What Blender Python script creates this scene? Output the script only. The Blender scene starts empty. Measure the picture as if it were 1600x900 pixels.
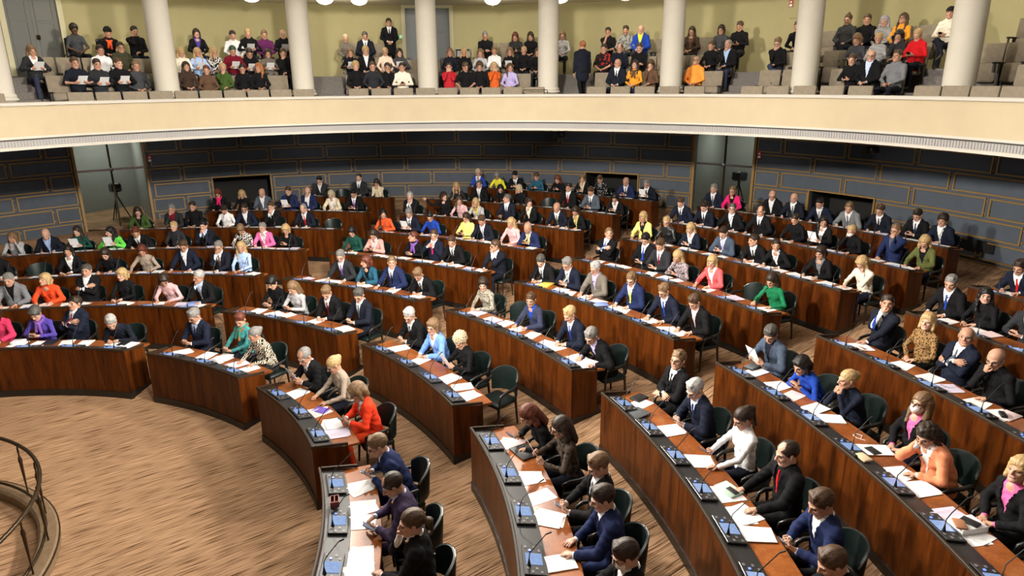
import bpy, math, random
import numpy as np
from mathutils import Vector, Matrix
PI = math.pi
sc = bpy.context.scene
COL = sc.collection
def V(*a): return np.array(a if len(a) > 1 else a[0], float)
def nrm(v): return v / (np.linalg.norm(v) + 1e-12)
# ------------------------------------------------------------------ objects
def tag(o, label=None, cat=None, group=None, kind=None):
    if label: o['label'] = label
    if cat: o['category'] = cat
    if group: o['group'] = group
    if kind: o['kind'] = kind
    return o
def empty(name, loc=(0, 0, 0), rz=0.0):
    o = bpy.data.objects.new(name, None); COL.objects.link(o)
    o.location = loc; o.rotation_euler = (0, 0, rz); o.empty_display_size = .1
    return o
def mobj(name, me, parent=None, loc=None, rot=None):
    o = bpy.data.objects.new(name, me); COL.objects.link(o)
    if parent is not None: o.parent = parent
    if loc is not None: o.location = loc
    if rot is not None: o.rotation_euler = rot
    return o
def mkmesh(name, verts, faces, mats=(), fmat=None, smooth=False):
    """verts (n,3); faces: list of tuples or (m,4) array"""
    me = bpy.data.meshes.new(name)
    verts = np.asarray(verts, np.float32)
    if isinstance(faces, np.ndarray):
        m, k = faces.shape
        me.vertices.add(len(verts)); me.vertices.foreach_set('co', verts.ravel())
        me.loops.add(m * k); me.loops.foreach_set('vertex_index', faces.astype(np.int32).ravel())
        me.polygons.add(m); me.polygons.foreach_set('loop_start', np.arange(0, m * k, k, dtype=np.int32))
        me.polygons.foreach_set('loop_total', np.full(m, k, np.int32))
        me.update(calc_edges=True)
    else:
        me.from_pydata(verts.tolist(), [], faces); me.update()
    for mt in mats: me.materials.append(mt)
    n = len(me.polygons)
    if fmat is not None: me.polygons.foreach_set('material_index', np.asarray(fmat, np.int32))
    if smooth: me.polygons.foreach_set('use_smooth', np.ones(n, bool))
    return me
class MB:
    """collects simple solids into ONE mesh"""
    def __init__(s): s.v = []; s.f = []; s.m = []
    def add(s, vs, fs, mi=0):
        n = len(s.v); s.v += [tuple(x) for x in vs]; s.f += [tuple(i + n for i in f) for f in fs]; s.m += [mi] * len(fs)
    def box(s, c, h, R=None, mi=0, bev=0.0):
        c = V(c); R = np.eye(3) if R is None else R
        if bev <= 0:
            vs = [c + R @ (V(x, y, z) * V(h)) for x in (-1, 1) for y in (-1, 1) for z in (-1, 1)]
            s.add(vs, [(0, 1, 3, 2), (4, 6, 7, 5), (0, 4, 5, 1), (2, 3, 7, 6), (0, 2, 6, 4), (1, 5, 7, 3)], mi)
        else:
            h = V(h); b = min(bev, *(h * .9)); vs = []; 
            a = [(-1, -1), (1, -1), (1, 1), (-1, 1)]
            prof = [(h[0] - b, h[1] - b, -h[2]), (h[0], h[1], -h[2] + b), (h[0], h[1], h[2] - b), (h[0] - b, h[1] - b, h[2])]
            for (px, py, pz) in prof:
                for (sx, sy) in a:
                    # chamfered corners: two points per corner
                    if (sx * sy) > 0: p1 = (sx * px, sy * (py - b), pz); p2 = (sx * (px - b), sy * py, pz)
                    else: p1 = (sx * (px - b), sy * py, pz); p2 = (sx * px, sy * (py - b), pz)
                    vs += [c + R @ V(p1), c + R @ V(p2)]
            fs = []
            # fix order: walk around
            for L in range(3):
                for i in range(8):
                    j = (i + 1) % 8; fs.append((L * 8 + i, L * 8 + j, (L + 1) * 8 + j, (L + 1) * 8 + i))
            fs.append(tuple(range(7, -1, -1))); fs.append(tuple(range(24, 32)))
            s.add(vs, fs, mi)
    def tube(s, pts, r, n=8, mi=0, cap=True):
        pts = [V(p) for p in pts]; rs = r if hasattr(r, '__len__') else [r] * len(pts)
        T = [nrm(pts[min(i + 1, len(pts) - 1)] - pts[max(i - 1, 0)]) for i in range(len(pts))]
        u = nrm(np.cross(T[0], V(0, 0, 1) if abs(T[0][2]) < .9 else V(1, 0, 0))); vs = []
        for p, t, rr in zip(pts, T, rs):
            u = nrm(u - t * (u @ t)); w = np.cross(t, u)
            for k in range(n):
                a = 2 * PI * k / n; vs.append(p + rr * (math.cos(a) * u + math.sin(a) * w))
        fs = [(i * n + k, i * n + (k + 1) % n, (i + 1) * n + (k + 1) % n, (i + 1) * n + k) for i in range(len(pts) - 1) for k in range(n)]
        if cap: fs += [tuple(range(n - 1, -1, -1)), tuple((len(pts) - 1) * n + k for k in range(n))]
        s.add(vs, fs, mi)
    def lathe(s, prof, n=24, c=(0, 0, 0), mi=0):
        vs = [(c[0] + r * math.cos(2 * PI * k / n), c[1] + r * math.sin(2 * PI * k / n), c[2] + z) for r, z in prof for k in range(n)]
        fs = [(i * n + k, i * n + (k + 1) % n, (i + 1) * n + (k + 1) % n, (i + 1) * n + k) for i in range(len(prof) - 1) for k in range(n)]
        fs += [tuple(range(n - 1, -1, -1)), tuple((len(prof) - 1) * n + k for k in range(n))]
        s.add(vs, fs, mi)
    def sweep(s, pts2, prof, close=False, mi=0, up=True):
        """sweep a (offset, z) profile (closed) along plan points given with normals: pts2 = [(x,y,nx,ny)]"""
        m = len(prof); vs = []
        for (x, y, nx, ny) in pts2:
            for (o_, z) in prof: vs.append((x + nx * o_, y + ny * o_, z))
        fs = []
        N = len(pts2)
        for i in range(N - (0 if close else 1)):
            j = (i + 1) % N
            for k in range(m):
                l = (k + 1) % m; fs.append((i * m + k, j * m + k, j * m + l, i * m + l))
        if not close: fs += [tuple(range(m)), tuple((N - 1) * m + k for k in range(m - 1, -1, -1))]
        s.add(vs, fs, mi)
    def mesh(s, name, mats, smooth=False):
        me = bpy.data.meshes.new(name); me.from_pydata([tuple(map(float, v)) for v in s.v], [], s.f); me.update()
        for m_ in mats: me.materials.append(m_)
        if any(s.m): me.polygons.foreach_set('material_index', s.m)
        import bmesh
        bm = bmesh.new(); bm.from_mesh(me); bmesh.ops.recalc_face_normals(bm, faces=bm.faces); bm.to_mesh(me); bm.free()
        if smooth:
            me.polygons.foreach_set('use_smooth', [True] * len(me.polygons))
            try: me.set_sharp_from_angle(angle=math.radians(smooth if smooth is not True else 40))
            except Exception: pass
        return me
    def obj(s, name, mats, parent=None, smooth=False, loc=None, rot=None):
        return mobj(name, s.mesh(name, mats if isinstance(mats, (list, tuple)) else [mats], smooth), parent, loc, rot)
def arc(c, r, a0, a1, n):
    out = []
    for i in range(n + 1):
        a = math.radians(a0 + (a1 - a0) * i / n); out.append((c[0] + r * math.cos(a), c[1] + r * math.sin(a), math.cos(a), math.sin(a)))
    return out
def pol(c, r, a): a = math.radians(a); return (c[0] + r * math.cos(a), c[1] + r * math.sin(a))
# ------------------------------------------------------------------ materials
MATS = {}
def node_mat(name, fn):
    if name in MATS: return MATS[name]
    m = bpy.data.materials.new(name); m.use_nodes = True; nt = m.node_tree
    b = nt.nodes['Principled BSDF']; fn(nt, b); MATS[name] = m; m.diffuse_color = (*b.inputs['Base Color'].default_value[:3], 1)
    return m
def setp(b, col=None, rough=.6, metal=0., spec=.5, coat=0., coatr=.1, sheen=0.):
    if col is not None: b.inputs['Base Color'].default_value = (*col, 1)
    b.inputs['Roughness'].default_value = rough; b.inputs['Metallic'].default_value = metal
    b.inputs['Specular IOR Level'].default_value = spec
    b.inputs['Coat Weight'].default_value = coat; b.inputs['Coat Roughness'].default_value = coatr
    if sheen: b.inputs['Sheen Weight'].default_value = sheen
def link(nt, a, ai, b, bi): nt.links.new(a.outputs[ai], b.inputs[bi])
def N(nt, t, **kw):
    n = nt.nodes.new('ShaderNode' + t)
    for k, v in kw.items():
        if hasattr(n, k): setattr(n, k, v)
        else: n.inputs[k].default_value = v
    return n
def coords(nt, scale=(1, 1, 1), rot=(0, 0, 0), kind='Object'):
    tc = N(nt, 'TexCoord'); mp = N(nt, 'Mapping'); mp.inputs['Scale'].default_value = scale; mp.inputs['Rotation'].default_value = rot
    link(nt, tc, kind, mp, 'Vector'); return mp
def ramp(nt, stops):
    r = N(nt, 'ValToRGB'); e = r.color_ramp.elements
    while len(e) < len(stops): e.new(.5)
    for el, (p, c) in zip(e, stops): el.position = p; el.color = (*c, 1)
    return r
def bump(nt, b, src, out, strength=.2, dist=.01):
    bp = N(nt, 'Bump'); bp.inputs['Strength'].default_value = strength; bp.inputs['Distance'].default_value = dist
    link(nt, src, out, bp, 'Height'); link(nt, bp, 'Normal', b, 'Normal')
def plain(name, col, rough=.6, metal=0., spec=.5, coat=0., emit=None, es=1.):
    def f(nt, b):
        setp(b, col, rough, metal, spec, coat)
        if emit: b.inputs['Emission Color'].default_value = (*emit, 1); b.inputs['Emission Strength'].default_value = es
    return node_mat(name, f)
def cloth(name, col, rough=.85, sheen=.0, sc_=60, amt=.12):
    def f(nt, b):
        setp(b, col, rough, spec=.15, sheen=sheen)
        mp = coords(nt, (1, 1, 1)); n1 = N(nt, 'TexNoise'); n1.inputs['Scale'].default_value = 7; n1.inputs['Detail'].default_value = 3
        link(nt, mp, 'Vector', n1, 'Vector')
        r = ramp(nt, [(.3, tuple(c * (1 - amt) for c in col)), (.7, tuple(min(1, c * (1 + amt)) for c in col))])
        link(nt, n1, 'Fac', r, 'Fac'); link(nt, r, 'Color', b, 'Base Color')
        n2 = N(nt, 'TexNoise'); n2.inputs['Scale'].default_value = 22; n2.inputs['Detail'].default_value = 2; link(nt, mp, 'Vector', n2, 'Vector')
        bump(nt, b, n2, 'Fac', .55, .012)
    return node_mat(name, f)
# ------------------------------------------------------------------ implicit bodies
def rotm(rx=0, ry=0, rz=0):
    cx, sx, cy, sy, cz, sz = math.cos(rx), math.sin(rx), math.cos(ry), math.sin(ry), math.cos(rz), math.sin(rz)
    return V([[cz, -sz, 0], [sz, cz, 0], [0, 0, 1]]) @ V([[cy, 0, sy], [0, 1, 0], [-sy, 0, cy]]) @ V([[1, 0, 0], [0, cx, -sx], [0, sx, cx]])
def cap(a, b, ra, rb=None, lab=0, k=.02, M=None, s=None): return dict(t='c', a=V(a), b=V(b), ra=ra, rb=ra if rb is None else rb, lab=lab, k=k, M=M, s=s)
def ell(c, r, lab=0, k=.02, M=None): return dict(t='e', c=V(c), r=V(r), lab=lab, k=k, M=M)
def pr_eval(p, X, Y, Z):
    if p['t'] == 'c':
        a, b = p['a'], p['b']
        if p['s'] is not None:      # flattened along the frame's axes
            M, s = p['M'], p['s']; c = a
            x, y, z = X - c[0], Y - c[1], Z - c[2]
            q = [(M[0, i] * x + M[1, i] * y + M[2, i] * z) / s[i] for i in range(3)]
            bb = (M.T @ (b - c)) / s; X, Y, Z = q; a = V(0, 0, 0); b = bb; f = min(s)
        else: f = 1.
        ba = b - a; L = float(ba @ ba) + 1e-12
        px, py, pz = X - a[0], Y - a[1], Z - a[2]
        t = np.clip((px * ba[0] + py * ba[1] + pz * ba[2]) / L, 0, 1)
        d = np.sqrt((px - t * ba[0]) ** 2 + (py - t * ba[1]) ** 2 + (pz - t * ba[2]) ** 2) - (p['ra'] + t * (p['rb'] - p['ra']))
        return d * f
    c, r = p['c'], p['r']; x, y, z = X - c[0], Y - c[1], Z - c[2]
    if p['M'] is not None:
        M = p['M']; x, y, z = (M[0, 0] * x + M[1, 0] * y + M[2, 0] * z, M[0, 1] * x + M[1, 1] * y + M[2, 1] * z, M[0, 2] * x + M[1, 2] * y + M[2, 2] * z)
    k0 = np.sqrt((x / r[0]) ** 2 + (y / r[1]) ** 2 + (z / r[2]) ** 2)
    k1 = np.sqrt((x / r[0] ** 2) ** 2 + (y / r[1] ** 2) ** 2 + (z / r[2] ** 2) ** 2) + 1e-9
    return k0 * (k0 - 1) / k1
def pr_box(p):
    if p['t'] == 'c':
        m = max(p['ra'], p['rb']) * (max(p['s']) if p['s'] is not None else 1)
        return np.minimum(p['a'], p['b']) - m, np.maximum(p['a'], p['b']) + m
    m = max(p['r']); return p['c'] - m, p['c'] + m
def field(prims, ax, pad=.035):
    gx, gy, gz = ax; F = np.full((len(gx), len(gy), len(gz)), .5, np.float32); D = F.copy(); Lb = np.zeros(F.shape, np.int8)
    for p in prims:
        lo, hi = pr_box(p); sl = []
        for g, l, h in zip(ax, lo - pad, hi + pad):
            i0, i1 = np.searchsorted(g, l), np.searchsorted(g, h); sl.append(slice(max(0, i0 - 1), min(len(g), i1 + 1)))
        if any(s.stop - s.start < 1 for s in sl): continue
        X = gx[sl[0]][:, None, None]; Y = gy[sl[1]][None, :, None]; Z = gz[sl[2]][None, None, :]
        d = pr_eval(p, X, Y, Z).astype(np.float32); sl = tuple(sl); k = p['k']; A = F[sl]
        if k < 0:           # carve
            F[sl] = np.maximum(A, -d); continue
        h = np.clip(k - np.abs(A - d), 0, None) / k
        F[sl] = np.minimum(A, d) - h * h * k * .25
        Dd = D[sl]; mk = d < Dd; Dd[mk] = d[mk]; D[sl] = Dd; Ls = Lb[sl]; Ls[mk] = p['lab']; Lb[sl] = Ls
    return F, Lb
def sdf_at(prims, P):
    P = np.atleast_2d(P); F = np.full(len(P), .5)
    for p in prims:
        d = pr_eval(p, P[:, 0], P[:, 1], P[:, 2]); k = p['k']
        if k < 0: F = np.maximum(F, -d); continue
        h = np.clip(k - np.abs(F - d), 0, None) / k; F = np.minimum(F, d) - h * h * k * .25
    return F
def nets(F, ax, Lb=None):
    gx, gy, gz = ax; S = F < 0
    c = np.zeros((F.shape[0] - 1, F.shape[1] - 1, F.shape[2] - 1), np.int8)
    for i in (0, 1):
        for j in (0, 1):
            for k in (0, 1): c += S[i:i + c.shape[0], j:j + c.shape[1], k:k + c.shape[2]]
    act = (c > 0) & (c < 8); I, J, K = np.nonzero(act); n = len(I)
    idx = np.full(c.shape, -1, np.int32); idx[I, J, K] = np.arange(n)
    acc = np.zeros((n, 3)); cnt = np.zeros(n)
    co = [(i, j, k) for i in (0, 1) for j in (0, 1) for k in (0, 1)]
    for a in co:
        for ax_ in range(3):
            if a[ax_] == 1: continue
            b = list(a); b[ax_] = 1
            fa = F[I + a[0], J + a[1], K + a[2]]; fb = F[I + b[0], J + b[1], K + b[2]]
            m = (fa < 0) != (fb < 0); t = np.where(m, fa / (fa - fb + (fa == fb)), 0)
            pa = np.stack([gx[I + a[0]], gy[J + a[1]], gz[K + a[2]]], 1); pb = np.stack([gx[I + b[0]], gy[J + b[1]], gz[K + b[2]]], 1)
            acc += np.where(m[:, None], pa + (pb - pa) * t[:, None], 0); cnt += m
    P = acc / cnt[:, None]; quads = []; labs = []
    for ax_ in range(3):
        o = [1, 1, 1]; o[ax_] = 0; nx, ny, nz = F.shape
        A = S[1:-1 if True else None, 1:-1, 1:-1] if False else None
        sl0 = [slice(1, -1)] * 3; sl0[ax_] = slice(0, -1); sl1 = list(sl0); sl1[ax_] = slice(1, None)
        s0 = S[tuple(sl0)]; s1 = S[tuple(sl1)]; I2, J2, K2 = np.nonzero(s0 != s1); off = [1, 1, 1]; off[ax_] = 0
        I2 = I2 + off[0]; J2 = J2 + off[1]; K2 = K2 + off[2]
        if ax_ == 0: q = [idx[I2, J2 - 1, K2 - 1], idx[I2, J2, K2 - 1], idx[I2, J2, K2], idx[I2, J2 - 1, K2]]
        elif ax_ == 1: q = [idx[I2 - 1, J2, K2 - 1], idx[I2 - 1, J2, K2], idx[I2, J2, K2], idx[I2, J2, K2 - 1]]
        else: q = [idx[I2 - 1, J2 - 1, K2], idx[I2, J2 - 1, K2], idx[I2, J2, K2], idx[I2 - 1, J2, K2]]
        q = np.stack(q, 1); ins = S[I2, J2, K2]
        q[~ins] = q[~ins][:, ::-1]
        quads.append(q)
        if Lb is not None:
            e = [0, 0, 0]; e[ax_] = 1
            labs.append(np.where(ins, Lb[I2, J2, K2], Lb[I2 + e[0], J2 + e[1], K2 + e[2]]))
    return P, np.concatenate(quads), (np.concatenate(labs) if Lb is not None else None)
def axis(lo, hi, coarse, fine, bands):
    g = [lo]
    while g[-1] < hi:
        x = g[-1]; inb = any(a <= x <= b for a, b in bands); nxt = x + (fine if inb else coarse)
        if not inb:
            for a, b in bands:
                if x < a < nxt: nxt = a + 1e-4
        g.append(nxt)
    return np.array(g)
# ------------------------------------------------------------------ people
# slots: 0 skin 1 top 2 trousers 3 shoes 4 lips 5 eyes 6 hair(brows) 7 collar
def skeleton(sx, lean, side=0, twist=0, hp=0, hy=0, hr=0, stand=False, slouch=0.):
    f = sx == 'f'; k = .945 if f else 1.0
    z0 = .93 * k if stand else .545
    r = math.radians
    def d(a, s=1.): return nrm(V(math.sin(r(side)) * s, math.sin(r(a)), math.cos(r(a))))
    P0 = V(0, 0, z0); P1 = P0 + .185 * k * d(lean * .55 - slouch * .6); P2 = P1 + .20 * k * d(lean); P3 = P2 + .165 * k * d(lean * 1.2 + slouch)
    up = nrm(P3 - P1); tw = r(twist); xr = nrm(np.cross(V(-math.sin(tw), math.cos(tw), 0), up)); fw = np.cross(up, xr)
    T = np.stack([xr, fw, up], 1)
    nd = nrm(d(lean * .8 + slouch * .5 + hp * .22)); H = P3 + .120 * k * nd + V(0, .012, 0) + .045 * k * V(0, math.sin(r(hp * .6)), math.cos(r(hp * .6)))
    HM = rotm(0, 0, r(hy) + tw * .6) @ rotm(-r(hp), 0, 0) @ rotm(0, r(hr + side), 0)
    sw = (.154 if f else .180)
    SR = P3 + T @ V(sw, .0, -.062); SL = P3 + T @ V(-sw, .0, -.062)
    return dict(f=f, k=k, P=(P0, P1, P2, P3), T=T, H=H, HM=HM, S=(SR, SL), up=up)
def ik(S, W, l1, l2, hint):
    v = W - S; L = np.linalg.norm(v); mx = (l1 + l2) * .995
    if L > mx: W = S + v * mx / L; v = W - S; L = mx
    a = (l1 * l1 - l2 * l2 + L * L) / (2 * L); h = math.sqrt(max(1e-6, l1 * l1 - a * a)); u = v / L
    n = nrm(hint - u * (hint @ u)); return S + u * a + n * h, W
def hand(pr, W, fd, pn, side, curl=(20, 25), spread=1., sc_=1., lab=0):
    """W wrist, fd finger direction, pn palm normal (side the fingers curl to), side +1 right / -1 left"""
    fd = nrm(fd); pn = nrm(pn - fd * (pn @ fd)); xs = np.cross(fd, pn) * side      # towards the little finger
    q = sc_; K = []
    # xs: make it point away from the thumb
    pal = W + fd * .05 * q
    pr.append(cap(W - fd * .01, W + fd * .035 * q, .020 * q, .021 * q, lab, .015))
    for i, (ox, ln) in enumerate([(-.030, .82), (-.010, 1.), (.011, .94), (.030, .74)]):
        kn = W + fd * (.088 - .006 * abs(i - 1)) * q + xs * ox * q
        pr.append(cap(W + fd * .02 * q + xs * ox * .55 * q, kn, .0135 * q, .0105 * q, lab, .012))
        a = math.radians(curl[0] + 4 * i); d1 = fd * math.cos(a) + pn * math.sin(a) + xs * (ox * 3.0 * spread)
        a2 = a + math.radians(curl[1] + 3 * i); d2 = fd * math.cos(a2) + pn * math.sin(a2) + xs * (ox * 2.0 * spread)
        m = kn + nrm(d1) * .042 * ln * q; t = m + nrm(d2) * .040 * ln * q
        pr.append(cap(kn, m, .0098 * q, .0086 * q, lab, .004)); pr.append(cap(m, t, .0086 * q, .0070 * q, lab, .004))
    b = W + fd * .028 * q - xs * .022 * q + pn * .004; m = b + nrm(fd * .65 - xs * .75 + pn * .35) * .042 * q; t = m + nrm(fd * .95 - xs * .15 + pn * .35) * .034 * q
    pr.append(cap(W + fd * .012 * q, b, .014 * q, .0125 * q, lab, .012)); pr.append(cap(b, m, .0125 * q, .0102 * q, lab, .006)); pr.append(cap(m, t, .0100 * q, .0078 * q, lab, .004))
def head_prims(H, M, k=1., f=False):
    g = lambda *a: H + M @ (V(*a) * k); q = k; j = .92 if f else 1.
    p = [ell(g(0, -.016, .034), V(.0765, .097, .083) * q, 0, .02, M), ell(g(0, .026, -.028), V(.060 * j, .068, .080) * q, 0, .03, M)]
    for s in (-1, 1):
        p += [cap(g(.050 * s * j, .005, -.050), g(.018 * s, .070, -.086), .020 * q * j, .017 * q, 0, .03), ell(g(.036 * s, .066, -.018), V(.024, .020, .022) * q, 0, .02, M)]
        p += [cap(g(.014 * s, .088, .020), g(.048 * s, .074, .022), .0085 * q, .006 * q, 0, .012), cap(g(.018 * s, .0935, .0235), g(.045 * s, .082, .0255), .0048 * q, .0036 * q, 6, .006),
              ell(g(.032 * s, .0945, .004), V(.015, .011, .009) * q, 0, -1, M), ell(g(.032 * s, .0785, .003), V(.0115, .0130, .0062) * q, 5, .003, M),
              ell(g(.079 * s, -.006, -.004), V(.010, .019, .031) * q, 0, .008, M)]
    p += [ell(g(0, .074, -.088), V(.021, .019, .017) * q, 0, .02, M), cap(g(0, .092, .014), g(0, .115, -.020), .0085 * q, .0125 * q * j, 0, .014),
          cap(g(.013, .099, -.026), g(-.013, .099, -.026), .009 * q, None, 0, .008),
          cap(g(.019, .0895, -.054), g(-.019, .0895, -.054), .0085 * q, None, 4, .006), ell(g(0, .1, .058), V(.05, .02, .02) * q * .01 + 1e-3, 0, .01, M)]
    return p
def arm_targets(pose, sk, rng, dz=.80):
    """wrist positions, finger directions and palm normals for both hands; returns list of dicts [R, L]"""
    H, M, k = sk['H'], sk['HM'], sk['k']; P0, P1, P2, P3 = sk['P']; T = sk['T']; j = lambda a: rng.uniform(-a, a)
    D = V(0, 0, -1)
    def desk(s, x=.135, y=.41, inn=.5, z=dz, curl=(18, 22)): return dict(W=V(s * (x + j(.03)), y + j(.04), z), f=V(-s * inn, 1, -.06), n=D, c=curl, h=V(s * .75, -.35, -.6))
    def hold(s, x=.055, y=.34, z=dz + .08, up=.35): return dict(W=V(s * (x + .035), y, z), f=V(-s * .55, .9, up), n=V(-s * .75, .1, .65 if up < .8 else .2), c=(38, 45), h=V(s * .85, -.3, -.6))
    def lap(s, x=.085, y=.24, z=.665): return dict(W=V(s * x, y, z), f=V(-s * .75, .8, -.1), n=V(0, 0, -1), c=(28, 30), h=V(s * .9, -.35, -.2))
    def thigh(s): return dict(W=V(s * .14, .29, .655), f=V(-s * .25, 1, -.12), n=D, c=(18, 18), h=V(s * .9, -.3, -.2))
    def chin(s, o=(.02, .075, -.155)): return dict(W=H + M @ V(s * o[0], o[1], o[2]) + V(s * .03, .02, -.02), f=M @ V(-s * .18, -.1, 1), n=M @ V(-s * .6, -.75, 0), c=(62, 60), h=V(s * .55, .15, -1))
    def cheek(s): return dict(W=H + M @ V(s * .088, .05, -.15), f=M @ V(-s * .12, -.15, 1), n=M @ V(-s, -.3, 0), c=(30, 35), h=V(s * .6, .2, -1))
    def face(s): return dict(W=H + M @ V(s * .05, .12, -.15), f=M @ V(-s * .2, -.1, 1), n=M @ V(-s * .15, -1, 0), c=(25, 20), h=V(s * .6, .2, -1))
    R, L = 1, -1
    t = {
        'read': lambda: (desk(R), desk(L)), 'wide': lambda: (desk(R, .21, .42, .15), desk(L, .21, .42, .15)),
        'write': lambda: (desk(R, .12, .44, .5, dz + .02, (42, 45)), desk(L, .20, .42, .7)),
        'fold': lambda: (desk(R, .10, .38, 1.6, dz), desk(L, .10, .40, 1.6, dz + .015)),
        'phone': lambda: (hold(R, .05, .36, dz + .06), hold(L, .05, .36, dz + .06)), 'phone1': lambda: (hold(R, .05, .40, dz + .07), desk(L, .17, .40, .6)),
        'point': lambda: (dict(W=V(.06, .40, dz + .10), f=V(-.4, 1, -.5), n=V(-.2, -.5, -.8), c=(25, 30), h=V(.8, -.3, -.6)), hold(L, .05, .38, dz + .05)),
        'paper': lambda: (hold(R, .10, .39, dz + .09, .9), hold(L, .10, .39, dz + .09, .9)),
        'chinR': lambda: (chin(R), desk(L, .10, .40, 1.2)), 'chinL': lambda: (desk(R, .10, .40, 1.2), chin(L)),
        'mouthR': lambda: (chin(R, (.015, .12, -.125)), desk(L, .10, .40, 1.2)), 'mouthL': lambda: (desk(R, .10, .40, 1.2), chin(L, (.015, .12, -.125))),
        'pray': lambda: (chin(R, (.012, .11, -.155)), chin(L, (.012, .11, -.155))),
        'cheekR': lambda: (cheek(R), desk(L, .12, .42, .9)), 'cheekL': lambda: (desk(R, .12, .42, .9), cheek(L)),
        'faceR': lambda: (face(R), desk(L, .12, .42, .9)), 'faceL': lambda: (desk(R, .12, .42, .9), face(L)),
        'cross': lambda: (dict(W=P2 + T @ V(-.065, .205, .0), f=T @ V(-1, -.05, .25), n=T @ V(0, -1, 0), c=(15, 15), h=V(.9, -.1, -.6)), dict(W=P2 + T @ V(.06, .225, -.05), f=T @ V(1, -.25, .1), n=T @ V(0, -1, 0), c=(15, 15), h=V(-.9, -.1, -.6))),
        'chest': lambda: (dict(W=P2 + T @ V(.09, .20, .06), f=T @ V(-.8, -.2, .7), n=T @ V(0, -1, 0), c=(15, 15), h=V(.8, 0, -.7)), dict(W=P2 + T @ V(-.09, .20, .06), f=T @ V(.8, -.2, .7), n=T @ V(0, -1, 0), c=(15, 15), h=V(-.8, 0, -.7))),
        'lap': lambda: (lap(R), lap(L, .08, .26, .675)), 'thigh': lambda: (thigh(R), thigh(L)),
        'lapphone': lambda: (hold(R, .04, .25, .76), hold(L, .04, .25, .76)), 'lappaper': lambda: (hold(R, .10, .27, .78, .5), hold(L, .10, .27, .78, .5)),
        'lapchinR': lambda: (chin(R), lap(L, .02, .2, .70)), 'lapchinL': lambda: (lap(R, .02, .2, .70), chin(L)),
        'lapcheekR': lambda: (cheek(R), lap(L, .02, .2, .70)),
        'lapfold': lambda: (dict(W=V(-.02, .245, .80), f=V(-1, .3, 0), n=V(0, -.7, -.7), c=(20, 20), h=V(.9, -.2, -.5)), dict(W=V(.02, .27, .77), f=V(1, .3, 0), n=V(0, -.7, -.7), c=(20, 20), h=V(-.9, -.2, -.5))),
        'camera': lambda: (face(R), face(L)),
        'reachR': lambda: (dict(W=H + V(.52, .16, -.10), f=V(.8, .3, .5), n=V(-.4, .4, -.2), c=(30, 40), h=V(.2, -.2, -1)), desk(L, .2, .42, .3)),
        'hang': lambda: (dict(W=sk['S'][0] + V(.06, .04, -.535), f=V(0, .12, -1), n=V(-1, 0, 0), c=(22, 25), h=V(.3, -1, 0)), dict(W=sk['S'][1] + V(-.06, .04, -.535), f=V(0, .12, -1), n=V(1, 0, 0), c=(22, 25), h=V(-.3, -1, 0))),
        'guard': lambda: (dict(W=P1 + V(.075, .24, -.06), f=V(-1, .25, -.35), n=V(0, -1, 0), c=(30, 30), h=V(1, -.3, -.2)), dict(W=P1 + V(-.075, .255, -.08), f=V(1, .2, -.35), n=V(0, -1, 0), c=(30, 30), h=V(-1, -.3, -.2))),
        'back': lambda: (desk(R, .20, .36, .2), lap(L, .1, .28, .70)),
    }
    return t[pose]()
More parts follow.
